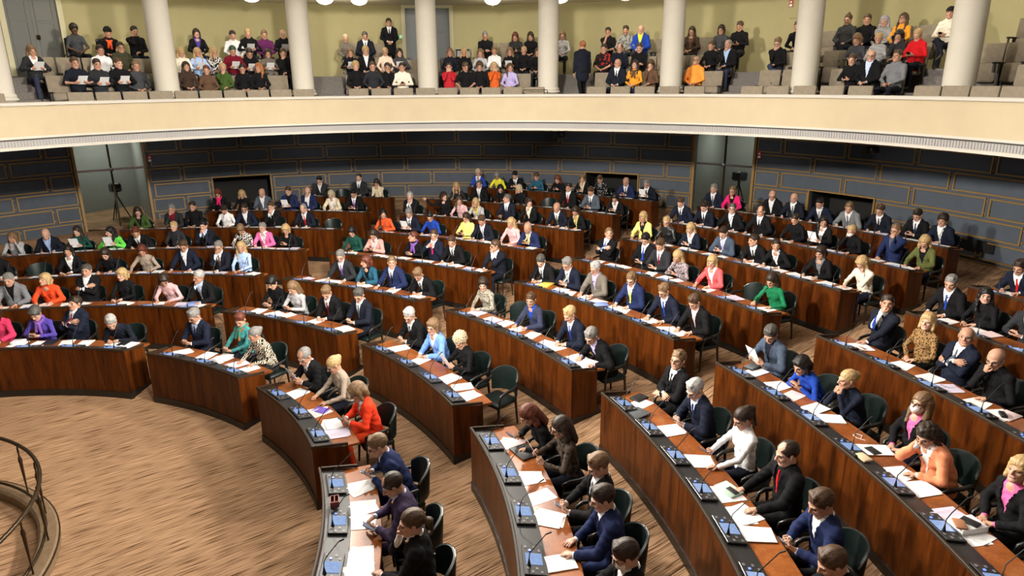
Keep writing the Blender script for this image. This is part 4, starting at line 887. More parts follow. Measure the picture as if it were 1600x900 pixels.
ITEMS = [('folder', 'yellow', 0.12, 0.16, 0.02, 4, 0.53, 44.62, 144.6, 'bright yellow folder on centre-right desk, fourth row', 'folder', 0), ('laptop', 'grey', 0.13, 0.17, 0.008, 3, 0.214, 18.33, 128.3, 'closed grey laptop on right desk, third row, beside white-haired person', 'laptop', 0.03), ('notebook', 'mint', 0.1, 0.14, 0.012, 3, 0.505, 8.27, 28.3, 'pale mint notebook on right desk, third row', 'notebook', 0.01), ('phone', 'black', 0.038, 0.075, 0.005, 3, 0.524, 8.0, 28.0, 'black phone lying on the mint notebook', 'phone', 0.036), ('notebook', 'tan', 0.09, 0.06, 0.014, 4, 0.171, 8.73, 103.7, 'small tan notebook on the console of right desk, fourth row', 'notebook', 0.05), ('notebook', 'black', 0.09, 0.06, 0.008, 4, 0.445, 9.54, 104.5, 'black notebook on right desk, fourth row, near peach jacket', 'notebook', 0.01), ('document_stack', 'white', 0.11, 0.155, 0.035, 4, 0.47, 3.11, 101.1, 'thick stack of white documents at the near end of right desk, fourth row', 'documents', 0), ('notebook', 'cognac', 0.055, 0.085, 0.01, 4, 0.365, 2.98, 163.0, 'brown leather notebook lying on the thick document stack', 'notebook', 0.072), ('phone_wallet', 'black', 0.05, 0.085, 0.01, 4, 0.494, 3.09, 33.1, 'black phone wallet lying on the thick document stack', 'phone', 0.072), ('tablet', 'purple', 0.09, 0.125, 0.006, 1, 0.489, 36.34, 66.3, 'purple tablet on centre-right front desk between two blond people', 'tablet', 0), ('laptop', 'black', 0.13, 0.18, 0.008, 2, 0.53, 17.17, 32.2, 'open black folder on right desk, second row', 'folder', 0.01), ('book', 'black', 0.09, 0.12, 0.014, 4, 0.53, 20.7, 120.7, 'dark blue book under a black notebook on right desk, fourth row', 'book', 0), ('notebook', 'grey', 0.08, 0.11, 0.012, 4, 0.53, 20.7, 125.7, 'dark notebook topmost of two on right desk, fourth row', 'notebook', 0.03), ('notebook', 'cognac', 0.08, 0.06, 0.008, 5, 0.399, 19.67, 114.7, 'brown wooden tray on right desk, fifth row', 'tray', 0), ('folder', 'lilac', 0.11, 0.15, 0.01, 5, 0.17, 40.38, 140.4, 'lilac folder on centre-right desk, fifth row', 'folder', 0), ('tablet', 'black', 0.09, 0.13, 0.006, 1, 0.53, 79.84, 174.8, 'black tablet near the end of left front desk', 'tablet', 0.012), ('document_stack', 'white', 0.11, 0.1, 0.03, 1, 0.53, 96.3, 191.3, 'thick white book before person with violet scarf', 'book', 0), ('folder', 'black', 0.12, 0.15, 0.008, 1, 0.53, 91.62, 186.6, 'black folder on left front desk', 'folder', 0), ('folder', 'blue', 0.12, 0.16, 0.01, 2, 0.53, 79.29, 184.3, 'blue folder under papers at the end of left desk, second row', 'folder', 0), ('document_stack', 'white', 0.11, 0.155, 0.02, 1, 0.53, 61.2, 161.2, 'thick white documents on centre-left front desk', 'documents', 0), ('laptop', 'blue', 0.12, 0.15, 0.006, 4, 0.332, 36.94, 96.9, 'open blue laptop on centre-right desk, fourth row', 'laptop', 0.03), ('folder', 'pink', 0.11, 0.15, 0.008, 5, 0.523, 10.52, 115.5, 'pink folder on right desk, fifth row, with black glasses case', 'folder', 0), ('glasses_case', 'black', 0.035, 0.075, 0.018, 5, 0.439, 10.51, 160.5, 'black glasses case lying on the pink folder', 'glasses case', 0.017), ('book', 'black', 0.09, 0.12, 0.012, 3, 0.53, 20.7, 130.7, 'black diary at the end of right desk, third row', 'diary', 0)]
BOXA = 14.64
ROLLD = -0.5089
SPR = 50
E_SKY = 1150
E_RING = 395
EXPO = -0.1
DC = (-9.073, 5.321); HC_ = (-1.605, 9.715); WC = (-3.53, 11.61); RG = 10.745; RW = 16.74; GB = 15.2
def Gz(k): return .15 * (k - 1)
def Rk(k): return 7.01 + 2.106 * (k - 1)
def sub(mb, base):
    mb.v = [(x - base[0], y - base[1], z - base[2]) for x, y, z in mb.v]; return mb
def struct(name, mb, mats, smooth=False, label=None):
    o = mb.obj(name, mats, None, smooth); tag(o, label, None, None, 'structure'); return o
random.seed(7)
# ================================================================= hall shell
def ring(c, r0, r1, z, a0, a1, n=120, up=True):
    m = MB(); A = arc(c, r0, a0, a1, n); B = arc(c, r1, a0, a1, n); vs = []; fs = []
    for p, q in zip(A, B): vs += [(p[0], p[1], z), (q[0], q[1], z)]
    for i in range(n): fs.append((2 * i, 2 * i + 1, 2 * i + 3, 2 * i + 2))
    m.add(vs, fs); return m
fl = MB(); fl.sweep(arc(DC, 0, -180, 180, 90), [(0.01, 0), (34, 0), (34, -.3), (0.01, -.3)], close=False)
struct('floor', fl, [CARPET])
for k in range(1, 9):
    t = MB(); t.sweep(arc(DC, 0, -40, 150, 150), [(Rk(k) + .02, Gz(k) - .02), (Rk(k) + .02, Gz(k)), (Rk(k) + .85, Gz(k) + .15), (Rk(k) + 2.7 if k < 8 else 34, Gz(k) + .15), (Rk(k) + 2.7 if k < 8 else 34, Gz(k) - .02)])
    struct('floor_tier_%d' % k, t, [CARPET])
# lower wall, with two glass doors and three booths
PH = 89.05; ST = 7.275
gaps = [(126.0, 133.3), (111.1, 118.3), (60.0, 67.2), (45.2, 52.5), (30.9, 38.1)]
def in_gap(a): return any(g0 - .01 < a < g1 + .01 for g0, g1 in gaps)
edges = sorted({-180., 180.} | {e for g in gaps for e in g})
for i, (a0, a1) in enumerate(zip(edges, edges[1:])):
    z0 = -.3; z1 = 4.56
    if in_gap((a0 + a1) / 2):
        if (a0, a1) in (gaps[1], gaps[2], gaps[4]): z0 = 2.42
        else: continue
    m = MB(); m.sweep(arc(WC, RW, a0, a1, max(4, int((a1 - a0) / 2))), [(0, z0), (.15, z0), (.15, z1), (0, z1)]); struct('wall_%s' % ['north', 'west', 'back', 'rear', 'far', 'middle', 'inner', 'east', 'outer', 'side', 'south', 'front'][i], m, [BLUEW])
tr = MB(); zl = [.20, .74, 1.28, 1.83, 2.375, 2.94, 3.48, 4.02, 4.56]
def bar(a0, a1, z0, z1, d0=-.045, d1=.0, n=2): tr.sweep(arc(WC, RW, a0, a1, n), [(d0, z0), (d1, z0), (d1, z1), (d0, z1)])
for r in range(len(zl) - 1):
    z0, z1 = zl[r] + .035, zl[r + 1] - .035; off = PH + (ST / 2 if r % 2 == 0 else 0) + (0)
    for i in range(-14, 16):
        a0 = off + ST * i + .19 - ST / 2 * 0; a1 = a0 + ST - .38
        # clip against doors and booths
        segs = [(a0, a1)]
        for g0, g1 in gaps:
            booth = (g0, g1) in (gaps[1], gaps[2], gaps[4])
            if booth and zl[r] > 2.3: continue
            ns = []
            for s0, s1 in segs:
                if s1 <= g0 - .1 or s0 >= g1 + .1: ns.append((s0, s1))
                else:
                    if s0 < g0 - .6: ns.append((s0, g0 - .42))
                    if s1 > g1 + .6: ns.append((g1 + .42, s1))
            segs = ns
        for s0, s1 in segs:
            w = .037; wa = math.degrees(w / RW); n = 3
            bar(s0, s1, z0, z0 + w, n=n); bar(s0, s1, z1 - w, z1, n=n); bar(s0, s0 + wa, z0 + w, z1 - w, n=1); bar(s1 - wa, s1, z0 + w, z1 - w, n=1)
            bar(s0 - .19, s0 - .05, zl[r] + .10, zl[r] + .14, -.03, 0, 1); bar(s0 - .19, s0 - .05, zl[r + 1] - .14, zl[r + 1] - .10, -.03, 0, 1)
struct('trim_1', tr, [GOLD])
tr = MB()
for g0, g1 in gaps:
    booth = (g0, g1) in (gaps[1], gaps[2], gaps[4]); top = 2.42 if booth else 4.5; w = .045 if booth else .085
    for a in (g0, g1): bar(a - math.degrees(w / RW) * (1 if a == g0 else 0), a + math.degrees(w / RW) * (1 if a == g1 else 0), 0, top + w, -.08, .02, 1)
    if booth: bar(g0, g1, top, top + w, -.08, .02, 3)
struct('trim_2', tr, [GOLD])
bb = MB(); bb.sweep(arc(WC, RW, -60, 200, 130), [(-.10, -.2), (0, -.2), (0, 1.27), (-.10, 1.27)]); 
# booths and glass-door lobbies
def lobby(name, g0, g1, z0, z1, depth, mat, back=None):
    m = MB(); n = 4; t = .05
    a = arc(WC, RW + .14, g0, g1, n); m.sweep(arc(WC, RW + .14 + depth, g0, g1, n), [(0, z0), (.1, z0), (.1, z1), (0, z1)])
    for aa, s in ((g0, -1), (g1, 1)):
        da = math.degrees(t / RW) * s; m.sweep(arc(WC, RW + .14, min(aa, aa + da), max(aa, aa + da), 1), [(0, z0), (depth, z0), (depth, z1), (0, z1)])
    m.sweep(arc(WC, RW + .14, g0, g1, n), [(0, z1), (depth, z1), (depth, z1 + .05), (0, z1 + .05)]); struct(name, m, [mat])
LOB = plaster('lobby_green_grey', (.25, .25, .225), .5)
for i, j in enumerate((1, 2, 4)): lobby('wall_booth_%s' % 'abc'[i], *gaps[j], .2, 2.42, 1.2, BLACKV)
for i, j in enumerate((0, 3)):
    g0, g1 = gaps[j]; lobby('wall_lobby_%s' % 'ab'[i], g0, g1, 0, 4.5, 2.6, LOB)
    f = MB(); f.sweep(arc(WC, RW - .02, g0, g1, 4), [(0, .2), (2.8, .2), (2.8, .9 if i == 0 else 1.19), (0, .9 if i == 0 else 1.19)]); struct('floor_lobby_%s' % 'ab'[i], f, [plain('lobby_floor', (.10, .10, .09), .25)])
    zf = .9 if i == 0 else 1.19; gm = (g0 + g1) / 2
    root = empty('glass_door', (*pol(WC, RW, gm), zf)); root.name = 'door_%d' % (i + 1); root['kind'] = 'structure'; base = root.location[:]
    for a0, a1 in ((g0 + .1, gm - .08), (gm + .08, g1 - .1)):
        m = MB(); m.sweep(arc(WC, RW + .06, a0, a1, 2), [(0, zf + .05), (.012, zf + .05), (.012, 4.45), (0, 4.45)]); sub(m, base).obj('door_glass', GLASS, root)
    m = MB(); m.sweep(arc(WC, RW + .03, gm - .10, gm + .10, 1), [(0, zf), (.06, zf), (.06, 4.5), (0, 4.5)]); sub(m, base).obj('centre_post', BRASS, root)
    m = MB(); m.sweep(arc(WC, RW - .0, g0 + .1, g1 - .1, 3), [(0, 2.95), (.03, 2.95), (.03, 3.03), (0, 3.03)]); sub(m, base).obj('push_bar', STEEL, root)
    p = pol(WC, RW - .03, gm); m = MB(); m.lathe([(.001, -.07), (.07, -.05), (.085, 0), (.07, .05), (.001, .07)], 14, (p[0], p[1], 2.99)); sub(m, base).obj('lock_disc', STEEL, root, 40)
    # television camera on a tripod behind the glass
    p = pol(WC, RW + 1.0, gm - .6); b3 = (p[0], p[1], zf); t = empty('covered_television_camera', b3); tag(t, 'black covered television camera on tripod behind the %s glass door' % ('left' if i == 0 else 'right'), 'television camera')
    m = MB()
    for q in range(3): aa = math.radians(120 * q + 20); m.tube([(0, 0, 1.05), (.42 * math.cos(aa), .42 * math.sin(aa), .0)], [.025, .018])
    m.obj('tripod', MIC, t); m = MB(); m.box((0, 0, 1.32), (.16, .36, .17), rotm(.12, 0, math.radians(gm + 90)), bev=.05); m.tube([(0, 0, 1.04), (0, 0, 1.2)], .05); m.obj('camera_body', BLACKTRIM, t)
    l = bpy.data.lights.new('lobby_light', 'AREA'); l.energy = 60 if i == 0 else 40; l.size = .9; l.color = (.95, 1., .93); lo = bpy.data.objects.new('lobby_light', l); COL.objects.link(lo); lo.location = (*pol(WC, RW + 1.4, gm), 4.35)
# soffit, gallery tiers, walls
m = ring(HC_, RG, 24, 4.52, -180, 180, 160); struct('ceiling_soffit', m, [SOFFIT])
def hring(name, prof, mats, a0=-180, a1=180, n=200, smooth=False, rr=0): m = MB(); m.sweep(arc(HC_, rr, a0, a1, n), prof, close=False); return struct(name, m, mats, smooth)
hring('wall_parapet', [(RG, 4.78), (RG + .12, 4.60), (RG + .12, 5.44), (RG, 5.44)], [CREAM])
hring('trim_3', [(RG - .05, 5.44), (RG + .17, 5.44), (RG + .17, 5.475), (RG + .15, 5.51), (RG - .03, 5.51), (RG - .05, 5.495)], [MOULD])
hring('trim_4', [(RG - .02, 4.735), (RG + .1, 4.735), (RG + .1, 4.785), (RG - .012, 4.785)], [MOULD])
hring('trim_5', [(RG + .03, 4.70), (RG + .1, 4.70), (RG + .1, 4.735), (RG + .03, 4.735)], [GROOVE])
hring('trim_6', [(RG + .01, 4.56), (RG + .1, 4.56), (RG + .1, 4.70), (RG + .01, 4.70)], [RIBS])
hring('trim_7', [(RG - .035, 4.50), (RG + .2, 4.50), (RG + .2, 4.53), (RG - .01, 4.565), (RG - .035, 4.545)], [MOULD])
m = MB()
for i in range(560):
    a = -10 + i * 190 / 560; p = pol(HC_, RG + .004, a); m.box((p[0], p[1], 4.63), (.008, .011, .066), rotm(0, 0, math.radians(a)))
struct('trim_8', m, [RIBS])
TG = [(10.86, 11.52, 4.70), (11.52, 12.50, 5.07), (12.50, 13.36, 5.53), (13.36, 15.3, 6.06)]
for i, (r0, r1, z) in enumerate(TG): hring('floor_gallery_%d' % (i + 1), [(r0, 4.6), (r1 + .02, 4.6), (r1 + .02, z), (r0, z)], [GCARPET], -20, 200)
AIS = [(144.2, 2.6), (108.3, 2.3), (73.6, 2.9), (50.8, 2.2), (29.3, 2.2)]
m = MB()
for ac, hw in AIS:
    for (r0, r1, z), zp in zip(TG[1:], [4.70, 5.07, 5.53]):
        for q in (1, 2): m.sweep(arc(HC_, 0, ac - hw, ac + hw, 3), [(r0 - .27 * (3 - q) * .9, zp), (r0 + .01, zp), (r0 + .01, zp + (z - zp) * q / 3), (r0 - .27 * (3 - q) * .9, zp + (z - zp) * q / 3)])
struct('floor_steps', m, [GCARPET])
ge = [(-20, 91.3), (97.6, 200)]
for i, (a0, a1) in enumerate(ge): hring('wall_gallery_%s' % 'ab'[i], [(GB, 6.0), (GB + .12, 6.0), (GB + .12, 8.45), (GB, 8.45)], [GWALL], a0, a1, 90)
hring('ceiling_gallery', [(10.6, 8.35), (GB + .2, 8.35), (GB + .2, 8.5), (10.6, 8.5)], [GCEIL]); hring('wall_upper', [(12.0, 8.4), (12.1, 8.4), (12.1, 13.2), (12.0, 13.2)], [CREAM]); m = ring(HC_, .01, 12.2, 13.1, -180, 180, 60); struct('ceiling', m, [GCEIL])
# gallery doors
def panel_door(name, a0, a1, z0, z1, mat, leaves=2, r=GB):
    root = empty(name, (*pol(HC_, r, (a0 + a1) / 2), z0)); root['kind'] = 'structure'; base = root.location[:]
    m = MB(); wa = math.degrees(.13 / r)
    for a in (a0 - wa, a1): m.sweep(arc(HC_, r, a, a + wa, 1), [(-.06, z0), (.1, z0), (.1, z1), (-.06, z1)])
    m.sweep(arc(HC_, r, a0 - wa, a1 + wa, 2), [(-.06, z1), (.1, z1), (.1, z1 + .1), (-.06, z1 + .1)]); sub(m, base).obj('door_frame', plaster('door_surround', (.56, .52, .36)), root)
    for i in range(leaves):
        b0 = a0 + (a1 - a0) * i / leaves + .005; b1 = a0 + (a1 - a0) * (i + 1) / leaves - .005; m = MB(); m.sweep(arc(HC_, r + .04, b0, b1, 1), [(0, z0), (.05, z0), (.05, z1), (0, z1)])
        d_ = (b1 - b0) * .14; hts = [z0 + .12, z0 + .75, z0 + 1.45, z1 - .10]
        for h0, h1 in zip(hts, hts[1:]):
            for (x0, x1, y0, y1) in ((b0 + d_, b1 - d_, h0, h0 + .03), (b0 + d_, b1 - d_, h1 - .06, h1 - .03), (b0 + d_, b0 + d_ * 1.4, h0, h1 - .03), (b1 - d_ * 1.4, b1 - d_, h0, h1 - .03)): m.sweep(arc(HC_, r + .02, x0, x1, 1), [(0, y0), (.03, y0), (.03, y1), (0, y1)])
        lf = sub(m, base).obj('door_leaf', mat, root)
        if i == 0: p = pol(HC_, r - .01, b1 - .25); m = MB(); m.box((p[0], p[1], z0 + 1.02), (.03, .03, .06)); m.tube([(p[0], p[1], z0 + 1.0), (p[0] + .08, p[1] - .05, z0 + 1.0)], .012); sub(m, base).obj('door_handle', BRASS, lf)
panel_door('door_3', 91.7, 97.3, 6.10, 8.25, GDOOR2); panel_door('door_4', 135.9, 140.6, 6.10, 8.3, GDOOR, 2, GB - .06)
# columns
CA = [147.6, 129.34, 111.86, 94.16, 76.54, 58.91, 41.34, 23.87, 6.2, -11.5, 165.0]
cm = None
for i, a in enumerate(CA):
    r = 11.72; x, y = pol(HC_, r, a); root = empty('column', (x, y, 4.7)); tag(root, 'round cream stone column on the gallery, %s' % ['at the left edge of the photo', 'second from left', 'third from left', 'fourth, before the grey door', 'fifth, beside the walking man', 'sixth from left', 'seventh from left', 'eighth, at the right', 'ninth, beyond the frame', 'tenth, beyond the frame', 'outside the left edge'][i], 'column', 'gallery columns')
    if cm is None:
        s = MB(); s.lathe([(.300, .98), (.300, 1.1), (.303, 2.0), (.298, 3.0), (.292, 3.66)], 40); b = MB(); b.lathe([(.31, 0), (.31, .80), (.335, .82), (.365, .85), (.35, .885), (.325, .90), (.335, .93), (.325, .96), (.303, .985)], 40); cm = (s.mesh('column_shaft', [COLUMN], 30), b.mesh('column_base', [COLUMN], 30))
    mobj('shaft', cm[0], root); mobj('base', cm[1], root)
# ================================================================= desks
DESK = {}
def deskspan(k):
    o = {'A': (76.2, {1: 118, 2: 118, 3: 118, 4: 118, 5: 100.8, 6: 93.9, 7: 86.0}.get(k)), 'B': (51.7 if k < 8 else 51.0, 72.0 if k < 8 else 70.0), 'C': (26.5 if k < 8 else 27.8, 46.8), 'D': (-9. if k > 1 else -4., 21.8 if k < 7 else 22.8)}
    if k == 8: o.pop('A'); o.pop('D')
    return o
BW = dict(A='left', B='centre-left', C='centre-right', D='right'); ORD = ['zero', 'first', 'second', 'third', 'fourth', 'fifth', 'sixth', 'seventh', 'eighth', 'ninth', 'tenth', 'eleventh', 'twelfth', 'thirteenth', 'fourteenth', 'fifteenth', 'sixteenth', 'seventeenth', 'eighteenth', 'nineteenth', 'twentieth']
ROWW = ['', 'front row', 'second row', 'third row', 'fourth row', 'fifth row', 'sixth row', 'seventh row', 'back row']
# console, in a frame: +x along the arc, +y towards the sitter
cb = MB(); tilt = rotm(-.16, 0, 0); cb.box((0, .0, .0), (.235, .112, .013), tilt, bev=.006)
for sx_ in (-1, 1):
    for i in range(4): cb.box((sx_ * .165 + (.03 if i % 2 else -.022), -.07 + .047 * i * .98, .017 + .0085 - .0078 * i), (.018, .012, .004), tilt, 1)
CONS = cb.mesh('console', [CONSOLE2, BTN]); cb = MB(); cb.box((0, .004, .0155), (.088, .086, .002), tilt); SCR = cb.mesh('screen', [SCREEN]); cb = MB(); cb.lathe([(.014, 0), (.014, .004), (.009, .006)], 12, (-.130, -.03, .022)); LEDM = cb.mesh('button_light', [LED])
MICS = []
for q in range(3):
    cb = MB(); cb.lathe([(.022, 0), (.018, .02), (.009, .07), (.006, .09)], 10, (.105, -.055, .018)); e = [(.105, .12, .40), (.01, .19, .38), (.15, .11, .42)][q]
    cb.tube([(.105, -.055, .10), (.105, -.05, .17), (.105 * .6 + e[0] * .4, -.01, .24), e], .0055, 6); cb.tube([e, (e[0] + (e[0] - .105) * .1, e[1] + .055, e[2] + .025)], .0085, 8); MICS.append(cb.mesh('microphone', [MIC], 40))
def inframe(x, y, z, m=30):
    P_ = V(x, y, z - 5.85); c_, s_ = math.cos(math.radians(16.796)), math.sin(math.radians(16.796)); dd_ = P_[1] * c_ - P_[2] * s_
    if dd_ < .3: return False
    return -m < 800 + 1067 * P_[0] / dd_ < 1600 + m and 450 - 1067 * (P_[1] * s_ + P_[2] * c_) / dd_ < 900 + m
def nseats(b, k, a0, a1): return max(3, round(math.radians(a1 - a0) * Rk(k) / .80))
SEATA = {}
for k in range(1, 9):
    for b, (a0, a1) in deskspan(k).items():
        g = Gz(k); R = Rk(k); root = empty('desk', (*pol(DC, R + .3, (a0 + a1) / 2), g)); base = root.location[:]
        tag(root, 'long curved rosewood desk with consoles, %s block, %s' % (BW[b], ROWW[k]), 'desk', 'curved parliament desks'); n = max(8, int((a1 - a0) * 1.2))
        A = arc(DC, R, a0, a1, n)
        m = MB(); m.sweep(A, [(-.015, g), (.62, g), (.62, g + .15), (.02, g + .15), (.02, g + .13), (-.015, g + .13)]); sub(m, base).obj('plinth', BLACKTRIM, root)
        m = MB(); m.sweep(A, [(0, g + .13), (.03, g + .13), (.03, g + .985), (0, g + .985)])
        sub(m, base).obj('front_panel', W_FRONT, root)
        for e, s in ((a0, 1), (a1, -1)):
            da = s * math.degrees(.03 / R); m = MB(); m.sweep(arc(DC, R, min(e, e + da), max(e, e + da), 1), [(.03, g + .14), (.50, g + .14), (.50, g + .90), (.30, g + .935), (.03, g + .985)]); sub(m, base).obj('end_panel', W_FRONT, root)
        m = MB(); m.sweep(A, [(-.010, g + .98), (.026, g + .98), (.026, g + 1.008), (.018, g + 1.02), (-.004, g + 1.02), (-.010, g + 1.012)])
        for e, s in ((a0, 1), (a1, -1)):
            da = s * math.degrees(.028 / R); m.sweep(arc(DC, R, min(e, e + da), max(e, e + da), 1), [(.03, g + .98), (.50, g + .92), (.50, g + .955), (.03, g + 1.02)])
        sub(m, base).obj('rim', RIM, root)
        m = MB(); i0 = math.degrees(.03 / R); m.sweep(arc(DC, R, a0 + i0, a1 - i0, n), [(.026, g + .933), (.315, g + .885), (.315, g + .925), (.026, g + .973)]); sub(m, base).obj('console_shelf', CONSOLE, root)
        m = MB(); m.sweep(arc(DC, R, a0 + i0 * .5, a1 - i0 * .5, n), [(.315, g + .875), (.66, g + .875), (.672, g + .885), (.672, g + .905), (.665, g + .912), (.315, g + .912)]); sub(m, base).obj('worktop', W_TOP, root)
        ns = nseats(b, k, a0, a1); sa = [a1 - (a1 - a0) * (i + .5) / ns for i in range(ns)]; SEATA[(b, k)] = sa
        for i, a in enumerate(sa):
            if b == 'A' and a > 112: continue
            x, y = pol(DC, R + .175, a)
            if not inframe(x, y, g + 1.): continue
            c = mobj('console', CONS, root, (x - base[0], y - base[1], .967), (0, 0, math.radians(a - 90))); mobj('screen', SCR, c); mobj('button_light', LEDM, c); mobj('microphone', MICS[(i + k) % 3], c)
        DESK[(b, k)] = root
# ================================================================= chairs
def chair_parts():
    P = []
    m = MB(); m.box((0, .02, .43), (.245, .235, .045), bev=.03); P.append(('seat', m.mesh('seat', [LEATHER], 50)))
    m = MB(); R = .275; pts = [(R * math.sin(t), -.02 - R * .92 * math.cos(t), math.sin(t), -math.cos(t)) for t in [math.radians(-68 + 136 * i / 16) for i in range(17)]]
    vs = []; pf = []
    for i, p in enumerate(pts):
        u = abs(i - 8) / 8; top = .92 - .13 * u ** 2.5; prof = [(0, .50), (.035, .50), (.055, top - .02), (.045, top), (.025, top), (.02, top - .02)]
        vs += [(p[0] + p[2] * o, p[1] + p[3] * o, z) for o, z in prof]
    fs = [(i * 6 + k, (i + 1) * 6 + k, (i + 1) * 6 + (k + 1) % 6, i * 6 + (k + 1) % 6) for i in range(16) for k in range(6)] + [tuple(range(6)), tuple(16 * 6 + k for k in range(5, -1, -1))]
    m.add(vs, fs); P.append(('backrest', m.mesh('backrest', [LEATHER], 50)))
    m = MB(); m.tube([(p[0] + p[2] * .05, p[1] + p[3] * .05, (.92 - .13 * (abs(i - 8) / 8) ** 2.5) - .008) for i, p in enumerate(pts)], .011, 6); P.append(('back_edge', m.mesh('back_edge', [CHROME], 60)))
    for s in (-1, 1):
        m = MB(); m.tube([(s * .285, -.13, .70), (s * .305, .0, .685), (s * .30, .15, .675), (s * .285, .225, .64), (s * .275, .24, .55), (s * .26, .235, .43)], [.022, .026, .027, .024, .020, .018], 8); P.append(('armrest', m.mesh('armrest', [BLACKTRIM], 60)))
        for y in (.20, -.19): m = MB(); m.tube([(s * .21, y, .40), (s * .23, y * 1.12, 0)], [.024, .016], 6); P.append(('leg', m.mesh('leg', [DARKWOOD], 60)))
    return P
CH = chair_parts()
def chair(c, r, a, z, jit, label, grp='dark green armchairs'):
    x, y = pol(c, r, a); o = empty('armchair', (x, y, z), math.radians(a + 90 + jit)); tag(o, label, 'chair', grp); o.scale = (1.02,) * 3
    for n, me in CH: mobj(n, me, o)
    return o
# ================================================================= people
TOTW = lambda s: len(s.replace(',', '').split())
def word(c): return WORD.get(c, c.replace('blk', ''))
def wearing(of):
    t, c = of.split(':'); c = c.split(',')
    if t == 's': return '%s suit with %s tie' % (word(c[0]), word(c[2]))
    if t == 'j': return '%s jacket over %s top' % (word(c[0]), word(c[1]))
    return '%s %s' % (word(c[0]), {'crew': 'top', 'scoop': 'scoop-neck top', 'turtle': 'turtleneck', 'collar': 'collared shirt'}[c[1]])
def doing(p, fl):
    return {'read': 'reading', 'wide': 'leaning on desk', 'write': 'writing', 'fold': 'hands folded', 'phone': 'holding phone', 'phone1': 'using phone', 'point': 'tapping phone', 'paper': 'holding papers', 'chinR': 'hand at chin', 'chinL': 'hand at chin', 'mouthR': 'hand at mouth', 'mouthL': 'hand at mouth', 'pray': 'clasped hands', 'cheekR': 'hand on cheek', 'cheekL': 'hand on cheek', 'faceR': 'hand on face', 'faceL': 'hand on face', 'cross': 'arms crossed', 'chest': 'hands on chest', 'lap': 'hands in lap', 'thigh': 'hands on thighs', 'lapphone': 'holding phone', 'lappaper': 'holding leaflet', 'lapchinR': 'hand at chin', 'lapchinL': 'hand at chin', 'lapcheekR': 'hand on cheek', 'lapfold': 'arms folded', 'camera': 'hands at face', 'reachR': 'arm stretched out', 'hang': 'walking', 'guard': 'standing', 'back': 'leaning back'}[p]
def place_words(g, n): 
    if g[0] == 'g': return '%s from left, gallery %s' % (n, {'g2': 'lower row', 'g3': 'middle row', 'g4': 'top row'}[g])
    return '%s at %s desk, %s' % (n, BW[g[0]], ROWW[int(g[1])])
SEEN = set()
def ordw(n): return ORD[n] if n <= 20 else ('twenty-' if n < 30 else 'thirty-' if n < 40 else 'forty-') + ORD[n % 10] if n % 10 else 'thirtieth'
def uniq(lab):
    assert lab not in SEEN, lab
    SEEN.add(lab); return lab
def plabel(g, n, of, pose, fl):
    a = 'person in ' + wearing(of); b = doing(pose, fl); c = place_words(g, n)
    for s in ('%s, %s, %s' % (a, b, c), '%s, %s' % (a, c), 'person in %s, %s' % (wearing(of).split(' over ')[0].split(' with ')[0], c)):
        if TOTW(s.replace('-', ' ')) <= 16: return uniq(s)
    return uniq(s)
def setm(o, i, m): o.material_slots[i].link = 'OBJECT'; o.material_slots[i].material = m
BODYC = {}
NM = dict(n=0, body=0)
